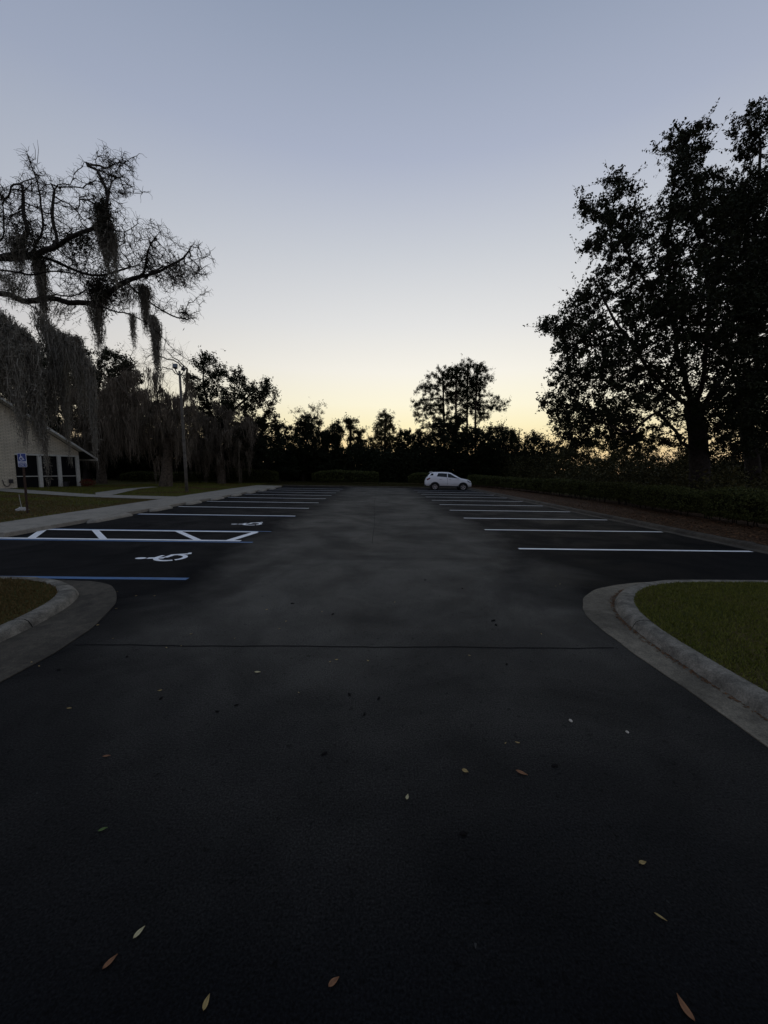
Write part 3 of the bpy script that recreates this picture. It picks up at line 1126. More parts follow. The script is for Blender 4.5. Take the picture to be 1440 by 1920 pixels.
LT('bare_tree', 'thin sparse tree with airy twigs rising over the dome-topped tree', 'tree',
   [(535, 790), (545, 765), (560, 768), (576, 775), (582, 758), (595, 765), (608, 752), (604, 775), (616, 795), (600, 810), (540, 815)], 66, 2.5, [(575, 905), (575, 860), (575, 810)], .16, 37, n_attr=160, step=.6, leaf=.2, ntw=3, nl=3, tl=.7, gap=-.1, mat='paleleaf', r_tip=.012, group=G_FAR, up=.6)
LT('broadleaf_tree', 'low broad tree between the dome-topped tree and the palm-like tuft', 'tree',
   [(605, 808), (622, 795), (635, 790), (645, 800), (640, 850), (650, 890), (600, 890)], 53, 3, [(628, 907), (628, 880), (628, 850)], .22, 38, n_attr=450, step=.5, leaf=.24, ntw=4, nl=9, tl=.5, gap=-0.6, mat='darkleaf', group=G_FAR)
LT('broadleaf_tree', 'tree with a tufted top like a small palm in the far treeline', 'tree',
   [(638, 786), (655, 780), (672, 788), (668, 800), (682, 808), (688, 830), (682, 880), (690, 895), (630, 895), (648, 840), (655, 810)], 55, 2.6, [(656, 908), (656, 870), (657, 820), (657, 795)], .2, 39, n_attr=364, step=.5, leaf=.24, ntw=4, nl=8, tl=.55, gap=-0.4, mat='darkleaf', group=G_FAR)
LT('conical_tree', 'pointed leafy tree standing clear against the yellow glow', 'tree',
   [(722, 766), (731, 775), (737, 790), (745, 810), (752, 845), (735, 848), (720, 842), (695, 850), (690, 825), (700, 810), (702, 790), (712, 780)], 58, 2.6, [(722, 908), (722, 870), (722, 820), (724, 785)], .2, 40, n_attr=364, step=.5, leaf=.22, ntw=4, nl=8, tl=.5, gap=-0.3, mat='oliveleaf', group=G_FAR)
LT('evergreen_tree', 'low dark evergreen at the foot of the pointed tree', 'tree',
   [(675, 850), (700, 845), (740, 848), (765, 850), (770, 905), (670, 905)], 54, 2.5, [(720, 909), (720, 895), (720, 870)], .18, 41, n_attr=330, step=.45, leaf=.26, ntw=4, nl=9, tl=.5, gap=-.8, mat='darkleaf', group=G_FAR)
LT('broadleaf_tree', 'rounded tree between the pointed tree and the pines', 'tree',
   [(742, 812), (760, 803), (785, 806), (800, 815), (805, 860), (800, 905), (750, 905), (745, 850)], 56, 2.8, [(774, 908), (774, 880), (774, 845)], .22, 42, n_attr=475, step=.5, leaf=.25, ntw=4, nl=9, tl=.5, gap=-0.7, mat='darkleaf', group=G_FAR)
LT('oak_tree', 'broad dark oak right behind the parked white car', 'tree',
   [(798, 812), (812, 790), (835, 784), (860, 776), (885, 790), (900, 808), (915, 850), (915, 905), (800, 905)], 53, 4, [(838, 911), (838, 885), (840, 850)], .34, 43, n_attr=650, step=.5, leaf=.25, ntw=4, nl=10, tl=.55, gap=-.6, mat='darkleaf', group=G_FAR)
LT('oak_tree', 'low dark oak to the side of the pines above the hedge end', 'tree',
   [(895, 812), (925, 800), (940, 803), (968, 808), (978, 830), (982, 905), (900, 905)], 51, 3.5, [(935, 910), (935, 880), (936, 850)], .28, 44, n_attr=576, step=.5, leaf=.24, ntw=4, nl=9, tl=.55, gap=-0.6, mat='darkleaf', group=G_FAR)
LT('broadleaf_tree', 'small ragged tree beneath the outermost oak branches', 'tree',
   [(975, 835), (990, 815), (1005, 810), (1022, 825), (1040, 830), (1075, 838), (1085, 880), (1080, 905), (985, 905)], 45, 3.2, [(1025, 908), (1025, 885), (1025, 860)], .2, 45, n_attr=510, step=.5, leaf=.22, ntw=4, nl=8, tl=.55, gap=-0.35, mat='darkleaf', group=G_FAR)
LT('broadleaf_tree', 'thin scrubby tree behind the hedge under the oak canopy', 'tree',
   [(1050, 850), (1075, 822), (1110, 808), (1140, 815), (1165, 806), (1195, 822), (1228, 815), (1240, 860), (1235, 905), (1055, 905)], 38, 3, [(1150, 908), (1150, 885), (1150, 865)], .16, 46, n_attr=620, step=.5, leaf=.19, ntw=4, nl=7, tl=.55, gap=-.2, mat='oliveleaf')
LT('broadleaf_tree', 'dark bushy tree filling the space between the two big oak trunks', 'tree',
   [(1322, 800), (1345, 770), (1385, 750), (1430, 745), (1490, 740), (1530, 800), (1520, 910), (1335, 915), (1340, 850)], 29, 3, [(1372, 925), (1372, 890), (1375, 850)], .14, 56, n_attr=430, step=.45, leaf=.17, ntw=4, nl=7, tl=.5, gap=-.12, mat='darkleaf')
LT('broadleaf_tree', 'scrubby sapling thicket seen past the big oak trunk', 'tree',
   [(1325, 880), (1350, 862), (1380, 850), (1420, 855), (1470, 840), (1500, 915), (1330, 925)], 30, 2.5, [(1400, 925), (1400, 905), (1400, 880)], .12, 47, n_attr=300, step=.42, leaf=.15, ntw=4, nl=7, tl=.5, gap=-.3, mat='oliveleaf')
LT('broadleaf_tree', 'low scrub tree filling the gap left of the big oak trunk', 'tree',
   [(1215, 890), (1235, 872), (1262, 870), (1285, 830), (1305, 845), (1305, 925), (1215, 925)], 32, 2.2, [(1258, 925), (1258, 905), (1258, 885)], .12, 48, n_attr=420, step=.4, leaf=.15, ntw=4, nl=8, tl=.45, gap=-.5, mat='oliveleaf')
LT('bare_tree', 'thin yellowish sapling between the pines and the big oak', 'tree',
   [(925, 812), (935, 795), (950, 790), (962, 800), (965, 815)], 60, 1.8, [(944, 905), (944, 860), (944, 820)], .12, 49, n_attr=90, step=.5, leaf=.2, ntw=3, nl=4, tl=.6, gap=-.1, mat='oliveleaf', r_tip=.012, group=G_FAR, up=.6)
GP = 'pines rising above the far treeline'
PN = dict(leaf=.30, ntw=5, nl=11, tl=.58, mat='needle', bark='pinebark', aspect=.3, group=GP, maxcnt=4, jit=.13, r_tip=.02, step=.75)
LT('pine_tree', 'pine with a broad crown spreading low to one side, nearest the pointed tree', 'tree',
   [(800, 705), (812, 688), (832, 682), (858, 690), (860, 745), (845, 780), (815, 800), (790, 808), (765, 795), (775, 765), (766, 752), (785, 728), (790, 715)], 76, 3.5, [(834, 905), (833, 830), (832, 760), (830, 710)], .2, 51, n_attr=620, gap=-.16, gscale=.5, **PN)
LT('pine_tree', 'straight pine with a bushy top in the middle of the pine group', 'tree',
   [(834, 700), (850, 682), (870, 684), (882, 720), (878, 775), (850, 785), (836, 750)], 74, 2.6, [(855, 905), (855, 820), (855, 740), (857, 695)], .2, 52, n_attr=400, gap=-.3, gscale=.45, **PN)
LT('pine_tree', 'tallest pine of the group with a dense tuft on top', 'tree',
   [(856, 692), (868, 676), (885, 674), (900, 685), (904, 730), (902, 775), (866, 785), (858, 730)], 77, 2.6, [(876, 905), (876, 820), (876, 750), (877, 690)], .2, 53, n_attr=400, gap=-.3, gscale=.45, **PN)
LT('pine_tree', 'pine with one long side bough at the edge of the group near the oak', 'tree',
   [(888, 685), (900, 677), (915, 688), (925, 705), (922, 720), (908, 735), (900, 750), (922, 752), (930, 738), (938, 745), (928, 764), (957, 750), (952, 765), (930, 775), (915, 790), (884, 798), (878, 740)], 75, 3, [(891, 905), (891, 830), (892, 760), (895, 700)], .2, 54, n_attr=500, gap=-.14, gscale=.5, **PN)

# ---- the bare oak hung with Spanish moss over the building
YB = 17
rb = np.random.default_rng(77)
bare_base = Vector((-23.6, 15.5, .1))
A3 = lambda l: [at(q[0], q[1], YB + (q[2] if len(q) > 2 else 0)) for q in l]
sk = Skeleton()
sk.add_path(resample([bare_base, bare_base + Vector((.2, .2, 3.5)), bare_base + Vector((.6, .8, 6.5)), Vector(at(-250, 560, 17))], .3, .05, 1))
n_trunk = len(sk.p)
BL = [
    [(-250, 560), (-150, 545, 1), (-60, 532, 1), (0, 548, 1), (40, 563, .5), (90, 562, 0), (170, 573, -.5), (230, 585, -1), (270, 602, -1), (300, 632, -1.2), (322, 655, -1.4), (362, 674, -1.6)],
    [(172, 572, -.5), (205, 545, -.2), (235, 530, 0), (275, 520, .3), (310, 505, .5), (340, 488, .6), (358, 462, .5)],
    [(240, 533, 0), (285, 568, .6), (325, 594, 1), (352, 600, 1)],
    [(275, 522, .3), (300, 500, 1), (330, 500, 1.5), (385, 485, 2), (400, 492, 2)],
    [(255, 524, .1), (275, 490, -1), (290, 450, -1), (298, 425, -1)],
    [(-250, 545), (-120, 480, -1), (-60, 470, -1), (0, 484, -1), (60, 484, -.6), (100, 490, -.4), (140, 508, 0), (165, 518, .3), (215, 512, .8), (250, 500, 1.4)],
    [(62, 482, -.6), (70, 440, -.8), (73, 400, -1), (70, 345, -1), (62, 305, -1), (50, 285, -1)],
    [(68, 480, -.6), (95, 465, -1), (130, 452, -1.5), (170, 428, -1.8), (196, 405, -2), (201, 365, -2), (209, 335, -2), (203, 298, -2)],
    [(207, 338, -2), (235, 312, -2.2), (257, 292, -2.2)],
    [(200, 366, -2), (186, 322, -1.6), (164, 311, -1.5)],
    [(205, 360, -2), (235, 362, -2.5), (268, 360, -2.6)],
    [(196, 405, -2), (170, 375, -1.5), (150, 370, -1.2)],
    [(190, 415, -2), (225, 432, -2.3), (258, 412, -2.5)],
    [(-30, 500, -1), (0, 505, -1.6), (40, 508, -1.8), (100, 505, -1.8), (140, 513, -1.6)],
    [(100, 465, -1), (98, 420, -.5), (100, 380, -.2), (96, 345, 0)],
    [(30, 484, -.8), (44, 430, 0), (46, 380, .6), (36, 345, .8)],
    [(-20, 478, -1), (0, 440, -2), (8, 390, -2.4), (0, 345, -2.5)],
    [(-90, 535, 1), (-40, 555, -2), (0, 588, -3), (30, 615, -3.3), (56, 640, -3.4), (62, 690, -3.4)],
    [(40, 563, .5), (66, 580, -1), (85, 605, -1.6), (115, 625, -2), (146, 632, -2.2)],
    [(115, 625, -2), (140, 645, -2.4), (160, 668, -2.6), (175, 700, -2.6)],
    [(70, 566, .2), (100, 556, 1.2), (130, 556, 1.6), (160, 545, 1.8)],
]
for lb in BL:
    sk.add_path(resample(A3(lb), .28, .17, 3))
BAREP = [(-60, 340), (0, 335), (20, 345), (40, 318), (62, 285), (85, 318), (110, 335), (130, 362), (128, 400), (150, 372), (180, 385), (160, 322), (164, 305), (182, 276), (203, 272), (225, 288), (240, 276), (258, 300), (258, 335), (264, 355), (240, 378),
         (245, 408), (232, 440), (262, 415), (290, 410), (305, 425), (328, 455), (345, 480), (352, 455), (366, 448), (388, 470), (404, 488), (388, 520), (390, 560), (385, 605), (360, 620), (335, 598), (300, 575), (270, 560), (236, 545), (226, 582), (170, 572), (60, 566), (-60, 545)]
pts = sample_crown(BAREP, 1750, YB, 3.0, rb, -.25, .6)
sk.grow(pts, .24, 40, .34, 60, rnd=.42, rs=5)
sk.finish(.010, .21, 1.0)
for k_ in range(n_trunk):
    sk.rad[k_] = max(sk.rad[k_], .5 - .22 * k_ / n_trunk)
bare = empty('bare_oak_tree', bare_base, 'bare twisted oak hung with Spanish moss, its limbs reaching over the cream building', 'tree')
V, Q = tubes_np(sk.chains())
link('trunk', npmesh('trunk', V, Q, smooth=True), 'bark', bare)
tw = []
for i in range(len(sk.p)):
    if sk.cnt[i] > 7 or sk.par[i] < 0:
        continue
    p = np.array(sk.p[i])
    fwd = p - np.array(sk.p[sk.par[i]])
    fwd /= np.linalg.norm(fwd) + 1e-9
    for _ in range(4):
        d = fwd * .5 + rb.normal(0, .7, 3) + np.array([0, 0, .12])
        d /= np.linalg.norm(d)
        c = [p]
        for s_ in range(4):
            d = d + rb.normal(0, .62, 3)
            d /= np.linalg.norm(d)
            c.append(c[-1] + d * rb.uniform(.05, .12))
        tw.append((c, [.0085, .0075, .0065, .005, .004]))
V, Q = tubes_np(tw, 3)
link('twigs', npmesh('twigs', V, Q), 'bark', bare)
# long whips at the top
tw = []
for (x0, y0, x1, y1) in ((64, 300, 25, 280), (66, 300, 62, 268), (70, 305, 70, 262), (70, 330, 30, 285), (45, 350, 18, 330)):
    a, b_ = at(x0, y0, 16), at(x1, y1, 16)
    tw.append(([a, a.lerp(b_, .5) + Vector((.05, 0, .06)), b_], [.012, .008, .004]))
V, Q = tubes_np(tw, 4)
link('whips', npmesh('whips', V, Q), 'bark', bare)
# ball moss: spiky dark tufts on the branches
ids = [i for i in range(len(sk.p)) if 2 < sk.cnt[i] < 60]
tc_ = []
spots = [np.array(sk.p[i]) for i in rb.choice(ids, 70, replace=False)] + [np.array(at(q[0], q[1], YB - 1.8)) for q in ((207, 302), (205, 304), (226, 360), (232, 362), (196, 345), (200, 355), (190, 335), (203, 330))]
for p in spots:
    m = 46
    tc_.append((p + rb.normal(0, .045, (m, 3)), rb.uniform(.07, .15)))
V = np.concatenate([leafquads(c, s_, rb, .16) for c, s_ in tc_])
link('ball_moss', npmesh('ball_moss', V, quads_n(len(V) // 4)), 'ballmoss', bare)
V = []
# dark tangles on the upright limb and in the crotch
for (px, py, dy, sp, m, s_) in ((192, 395, -2, .16, 900, .22), (197, 430, -2, .22, 1000, .22), (160, 455, -1.7, .22, 500, .2), (195, 540, -.3, .34, 1500, .22), (180, 552, -.4, .22, 900, .2), (40, 455, -1, .3, 500, .2), (280, 490, 0, .2, 350, .18),
                                (58, 440, -.6, .3, 500, .2), (330, 505, .8, .22, 350, .18), (80, 470, -.8, .25, 500, .2), (345, 590, 1, .15, 200, .18), (130, 460, -1.5, .25, 500, .2)):
    c = np.array(at(px, py, YB + dy)) + rb.normal(0, 1, (m, 3)) * sp * np.array([.8, .8, 1.2])
    V.append(leafquads(c, s_, rb, .16))
V = np.concatenate(V)
link('moss_tangle', npmesh('moss_tangle', V, quads_n(len(V) // 4)), 'ballmoss', bare)
# hanging moss: (top points px ... , depth offset, strands, length m, spread)
HM = [
    ([(72, 486), (76, 490)], -.6, 260, 2.5, .10), ([(195, 440), (190, 400), (200, 460)], -2, 260, 1.1, .15), ([(213, 440)], -2, 80, 2.0, .05), ([(181, 560), (188, 550), (178, 575)], -.4, 240, 2.0, .13),
    ([(264, 536), (270, 535), (273, 540)], .2, 240, 1.9, .10), ([(247, 586), (248, 592)], -1, 60, 1.4, .045), ([(289, 600), (294, 615), (287, 594)], -1.1, 280, 2.1, .08), ([(30, 440), (35, 450)], -1, 150, 1.5, .24),
    ([(230, 530), (240, 535)], 0, 110, .8, .3), ([(60, 565), (95, 565), (110, 568)], 0, 120, .7, .45), ([(10, 515), (25, 520)], -1.6, 110, 1.1, .3), ([(320, 510), (345, 500)], .6, 90, .7, .3),
    # the great curtains in front of the gable
    ([(-60, 560), (-20, 575), (0, 590), (15, 602), (30, 615), (45, 630), (56, 645)], -3.2, 1000, 3.2, .15), ([(58, 650), (62, 690), (64, 730)], -3.4, 330, 1.9, .11), ([(66, 690), (76, 740), (82, 790)], -3.3, 110, 2.3, .05),
    ([(-40, 600), (-10, 620), (10, 640), (30, 660)], -3.6, 801, 2.5, .24),
    ([(70, 585), (85, 605), (100, 618), (115, 626), (130, 632)], -1.9, 420, 2.5, .13), ([(104, 625), (112, 640), (118, 650)], -2.1, 260, 4.0, .09), ([(132, 635), (144, 634)], -2.2, 190, 1.7, .11),
    ([(163, 668), (167, 680), (171, 700)], -2.6, 240, 3.1, .07), ([(140, 645), (150, 660)], -2.4, 140, 2.4, .10), ([(25, 660), (35, 690)], -3.8, 200, 2.6, .13), ([(85, 690), (95, 700)], -2.4, 160, 1.9, .14),
]
for k, (tp, dy, ns, ln, sp) in enumerate(HM):
    base = []
    for a, b_ in zip(tp, tp[1:] + tp[-1:]):
        for t in (0, .25, .5, .75):
            base.append(at(a[0] + (b_[0] - a[0]) * t, a[1] + (b_[1] - a[1]) * t, YB + dy))
    if ns > 800:        # wide curtains hang straight down from the limb
        VV, QQ, off = [], [], 0
        nb = 11
        for c_ in range(nb):
            u_ = int((c_ + rb.uniform(.1, .9)) / nb * (len(base) - 1))
            grp = base[max(0, u_ - 1):u_ + 2]
            v, q = moss_clump(grp, rb, int(ns / nb * rb.uniform(.5, 1.2)), ln * rb.choice([.45, .6, .8, 1.05]), sp, .010, 10, 22)
            VV.append(v)
            QQ.append(q + off)
            off += len(v)
        V, Q = np.concatenate(VV), np.concatenate(QQ)
    else:
        V, Q = moss_clump(base, rb, ns, ln, sp, .010, 9, 18)
    link('hanging_moss', npmesh('hanging_moss', V, Q), 'moss', bare)


def moss_tree(label, poly, Y, thick, trunk, root_r, seed, n_attr, hang, mat='brownmoss', limbs=(), bark='palebark', ball=0, leaves=0):
    rg = np.random.default_rng(seed)
    bp = at(trunk[0][0], trunk[0][1], Y)
    bp.z = .1
    sk = Skeleton()
    sk.add_path(resample([bp] + [at(q[0], q[1], Y + (q[2] if len(q) > 2 else 0)) for q in trunk[1:]], .5, .06, seed))
    for lb in limbs:
        sk.add_path(resample([at(q[0], q[1], Y + (q[2] if len(q) > 2 else 0)) for q in lb], .5, .15, seed))
    sk.grow(sample_crown(poly, n_attr, Y, thick, rg, -.3, .4), .45, 40, .6, 60, rnd=.3, rs=seed)
    sk.finish(.012, root_r, 1.5)
    root = empty('mossy_oak_tree', bp, label, 'tree', 'moss draped trees beyond the lawn')
    V, Q = tubes_np(sk.chains())
    link('trunk', npmesh('trunk', V, Q, smooth=True), bark, root)
    ch, cen = twig_leaves(sk, rg, 6, 5, .75, leaves, .2)
    V, Q = tubes_np(ch, 3)
    link('twigs', npmesh('twigs', V, Q), bark, root)
    if leaves:
        link('crown', npmesh('crown', leafquads(cen, .2, rg, .5), quads_n(len(cen))), 'darkleaf', root)
    VV, QQ, off = [], [], 0
    for i in range(len(sk.p)):
        if sk.cnt[i] > 12 or rg.uniform() > hang[0] or sk.p[i].z > hang[3]:
            continue
        v, q = moss_clump([sk.p[i]], rg, hang[1], hang[2] * rg.uniform(.35, 1.15), .16, .028, 6, 2)
        VV.append(v)
        QQ.append(q + off)
        off += len(v)
    link('hanging_moss', npmesh('hanging_moss', np.concatenate(VV), np.concatenate(QQ)), mat, root)
    return root


moss_tree('moss draped tree with a pale trunk on the grass before the lamp pole', [(190, 720), (215, 690), (240, 665), (270, 655), (300, 650), (330, 640), (352, 660), (362, 700), (372, 750), (380, 800), (360, 840), (300, 830), (240, 840), (200, 830), (180, 780)],
          32, 4.0, [(311, 915), (313, 880), (316, 840), (318, 790), (312, 740)], .36, 61, 560, (.8, 17, 2.3, 9.5), limbs=([(316, 830), (280, 780, -1), (240, 740, -1.5), (215, 710, -1.5)], [(318, 800), (345, 750, 1), (350, 690, 1)]))
moss_tree('moss draped tree whose trunk rises before the clipped hedge beyond the lamp pole', [(350, 770), (380, 745), (420, 740), (460, 760), (485, 790), (480, 850), (440, 870), (380, 870), (345, 840)],
          39, 3.5, [(415, 910), (416, 880), (414, 840), (412, 790)], .3, 62, 360, (.85, 17, 2.2, 9), limbs=([(415, 850), (445, 810), (470, 790)],))
moss_tree('mossy grey tree closest behind the porch roof', [(110, 740), (150, 700), (190, 690), (225, 720), (235, 790), (225, 850), (150, 850), (110, 820)],
          36, 3, [(192, 914), (190, 880), (186, 830), (180, 770)], .3, 63, 330, (.85, 17, 2.2, 10))
# a single airy branch on the skyline
# ------------------------------------------------------------------ hedges and shrubs
def hedge(label, path, width, height, seed, leaf=.075, dens=900, z0=.1, stems=True, group='clipped hedges round the parking lot', bot=.25):
    rg = np.random.default_rng(seed)
    P = resample([(*p, 0) for p in path], .3)
    base = Vector((P[len(P) // 2].x, P[len(P) // 2].y, z0))
    root = empty('hedge', base, label, 'hedge', group)
    rows, surf = [], []
    n = len(P)
    for i, p in enumerate(P):
        d = (P[min(i + 1, n - 1)] - P[max(i - 1, 0)]).normalized()
        s_ = Vector((d.y, -d.x, 0))
        e = min(1, (min(i, n - 1 - i) + .35) / 2.2) ** .5
        ring, r2 = [], []
        for a in range(16):
            an = 2 * math.pi * a / 16
            cx, cz = math.cos(an), math.sin(an)
            sx = math.copysign(abs(cx) ** .55, cx)
            sz = math.copysign(abs(cz) ** .55, cz)
            w = Vector((p.x * 1.3 + cx, p.y * 1.3, cz + seed))
            k = 1 + .16 * noise.noise(w) + .1 * noise.noise(w * 2.7)
            hh = height * (.95 + .09 * noise.noise(Vector((p.x * .5, p.y * .5, seed))))
            zc = z0 + (hh + bot) / 2
            zr = (hh - bot) / 2
            q = p + s_ * (sx * width / 2 * k * e)
            q.z = zc + sz * zr * (1 + .05 * noise.noise(w * 2)) * (e if sz > 0 else 1)
            r2.append(q)
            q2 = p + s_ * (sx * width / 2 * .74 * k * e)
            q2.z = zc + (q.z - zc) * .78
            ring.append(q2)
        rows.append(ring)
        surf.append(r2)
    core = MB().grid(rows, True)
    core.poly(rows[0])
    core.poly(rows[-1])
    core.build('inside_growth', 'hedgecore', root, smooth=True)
    S = np.array([[tuple(q) for q in r] for r in surf])
    area = len(P) * .3 * (2 * height + 2 * width)
    m = int(area * dens)
    i = rg.integers(0, n - 1, m) if n > 1 else np.zeros(m, int)
    a = rg.integers(0, 16, m)
    t, u = rg.uniform(0, 1, m)[:, None], rg.uniform(0, 1, m)[:, None]
    c = (S[i, a] * (1 - t) + S[i + 1, a] * t) * (1 - u) + (S[i, (a + 1) % 16] * (1 - t) + S[i + 1, (a + 1) % 16] * t) * u
    cen = S.mean(1)[i]
    c = cen + (c - cen) * (1 + rg.normal(-.04, .06, m)[:, None]) + rg.normal(0, .02, (m, 3))
    c2 = []
    for e in (0, n - 1):                    # leafy ends
        m2 = int(height * width * dens * 1.5)
        r = np.sqrt(rg.uniform(0, 1, m2))[:, None]
        aa = rg.integers(0, 16, m2)
        c2.append(S[e].mean(0) + (S[e, aa] - S[e].mean(0)) * r + rg.normal(0, .05, (m2, 3)))
    c = np.concatenate([c] + c2)
    link('leaves', npmesh('leaves', leafquads(c, leaf, rg, .6), quads_n(len(c))), 'hedgeleaf', root)
    if stems:
        ch = []
        for p in P[::2]:
            for _ in range(3):
                q = np.array([p.x + rg.normal(0, .12), p.y + rg.normal(0, .12), z0 - .02])
                ch.append(([q, q + np.array([rg.normal(0, .06), rg.normal(0, .06), .25]), q + np.array([rg.normal(0, .14), rg.normal(0, .14), .6])], [.022, .018, .012]))
        V, Q = tubes_np(ch, 5)
        link('stems', npmesh('stems', V, Q), 'bark', root)
    return root


hedge('dark hedge section nearest the camera along the leaf litter bank', [(12.0, 6.5), (12.05, 9.0), (12.2, 10.9)], 1.35, 1.25, 71, .07, 900)
hedge('hedge section before the second oak trunk, ending at a gap', [(12.2, 11.1), (12.35, 12.5), (12.55, 13.6)], 1.35, 1.27, 72, .07, 900)
hedge('long hedge section before the big oak trunk, ending at a bright gap', [(12.55, 13.9), (12.75, 16), (12.95, 18.0)], 1.35, 1.2, 73, .075, 800)
hedge('hedge section with bare stems showing, halfway along the right kerb', [(13.0, 18.3), (13.15, 20.2), (13.2, 22.2)], 1.3, 1.25, 74, .085, 650, bot=.4)
hedge('lighter topped hedge section beyond the bare stemmed one', [(13.2, 22.8), (13.2, 25.5), (13.1, 28.2)], 1.3, 1.25, 75, .1, 450, bot=.38)
hedge('hedge section curving away past the stalls toward the car', [(13.1, 28.6), (12.8, 32), (12.2, 35.5)], 1.4, 1.25, 76, .12, 320)
hedge('farthest hedge section, ending behind the white car', [(12.1, 35.9), (11.4, 39), (10.4, 41.5)], 1.4, 1.3, 77, .13, 280)
hedge('small rounded hedge stub behind the rear of the white car', [(3.9, 45.5), (5.2, 45.5), (7.2, 45.4)], 1.6, 1.45, 78, .14, 240)
hedge('wide flat topped hedge closing the middle of the lot end', [(-7.7, 45.2), (-4, 45.8), (.1, 46.2)], 1.8, 1.6, 79, .14, 240)
hedge('clipped hedge with rounded end beyond the sidewalk', [(-19, 42.5), (-15, 42.6), (-11.3, 42.6)], 1.8, 1.55, 80, .14, 240)
hedge('low straight hedge behind the lamp pole and mossy trunks', [(-27.5, 41), (-23, 41.2), (-19.3, 41.4)], 1.6, 1.15, 81, .14, 240)

U = np.random.default_rng(5)
def thicket(px, yy, hfun, leaf, mat, label, pw=1.0):
    hh = np.array([hfun(a, b_) for a, b_ in zip(px, yy)])
    zz = .1 + hh * U.uniform(0, 1, len(px)) ** pw
    V = leafquads(np.stack([px, yy, zz], 1), leaf, U, .55)
    tag(link('undergrowth', npmesh('undergrowth', V, quads_n(len(px))), mat), label, 'undergrowth', kind='stuff')


nz2 = lambda a, b_, k, o: noise.noise(Vector((a * k, b_ * k, o)))
thicket(U.uniform(-52, 24, 130000), U.uniform(50, 58, 130000), lambda a, b_: max(1.2, 4.4 + 1.6 * nz2(a, b_, .22, 7) + 1.2 * nz2(a, b_, .7, 2)), .34, 'darkleaf', 'dark tangled undergrowth at the foot of the far treeline')
n_ = 110000
yy = U.uniform(16, 48, n_)
thicket(13.6 + yy * .035 + U.uniform(0, 1, n_) * (4 + yy * .55), yy, lambda a, b_: max(.7, (1.3 + .085 * (b_ - 15)) * (1 + .75 * nz2(a, b_, .3, 2) + .5 * nz2(a, b_, .9, 5))), .17, 'oliveleaf', 'dim weedy undergrowth beneath the oaks behind the right hedge', 1.15)


def shrub(name, label, c, r, h_, seed, mat, n=900, leaf=.08):
    rg = np.random.default_rng(seed)
    root = empty(name, c, label, 'shrub')
    d = rg.normal(0, 1, (n, 3))
    d /= np.linalg.norm(d, axis=1)[:, None]
    p = np.array(c) + np.array([0, 0, h_ * .5]) + d * np.array([r, r, h_ * .5]) * (rg.uniform(.3, 1, n) ** .5)[:, None]
    p[:, 2] = np.maximum(p[:, 2], .12)
    link('leaves', npmesh('leaves', leafquads(p, leaf, rg, .5), quads_n(n)), mat, root)
    ch = [([np.array(c), np.array(c) + np.array([rg.normal(0, r * .3), rg.normal(0, r * .3), h_ * .6])], [.012, .006]) for _ in range(7)]
    V, Q = tubes_np(ch, 4)
    link('stems', npmesh('stems', V, Q), 'bark', root)


shrub('shrub', 'small reddish shrub at the porch corner of the building', (-23.3, 30.6, .1), .55, .6, 91, 'redleaf', 800, .09)

# ------------------------------------------------------------------ cream brick building with a screened porch
UD = Vector((.3857, .9226, 0))
ang = math.atan2(UD.y, UD.x)
BLD = empty('brick_building', (-25.88, 26.13, 0), 'cream painted brick building with a sloping gable and dark screened porch', 'building', rz=ang)
# local axes: x along the wall (away from the camera), -y towards the parking lot, z up
B = lambda: MB()
slope = .68
RZ = lambda x: 2.62 + (5.5 - x) * slope if x > -.2 else 2.62 + 5.7 * slope - (-.2 - x) * slope
b = B()
b.prism([(-8, 0, 0), (.95, 0, 0), (.95, 0, RZ(.95) - .12), (-.2, 0, RZ(-.2) - .12), (-8, 0, RZ(-8) - .12)], (0, .25, 0))
b.prism([(.953, 0, 2.56), (4.98, 0, 2.56), (4.98, 0, RZ(4.98) - .12), (.953, 0, RZ(.953) - .12)], (0, .25, 0))
b.prism([(4.73, .25, .02), (4.98, .25, .02), (4.98, 14, .02), (4.73, 14, .02)], (0, 0, 2.7))
b.build('brick_wall', 'brick', BLD, True)
b = B()
b.box(.955, 4.985, -.012, .20, 2.44, 2.558)
b.build('porch_beam', 'trim', BLD, True)
b = B()
b.box(.955, 4.985, -.02, .22, 0, .09)
b.build('porch_sill', 'trim', BLD, True)
for cx in (2.38, 3.62, 4.87):
    b = B()
    b.box(cx - .11, cx + .11, -.03, .19, .092, 2.438)
    b.build('porch_column', 'trim', BLD, True, bevel=.01)
for (x0, x1) in ((.96, 2.268), (2.492, 3.508), (3.732, 4.758)):
    b = B()
    b.box(x0, x1, .06, .11, .90, .955)
    b.build('screen_rail', 'trim', BLD, True)
    b = B()
    b.box(x0, x1, .13, .145, .092, 2.438)
    b.build('porch_screen', 'screen', BLD, True)
b = B()
b.box(.3, 4.7, 2.6, 2.8, 0, 2.5)
b.build('inner_wall', 'brick', BLD, True)
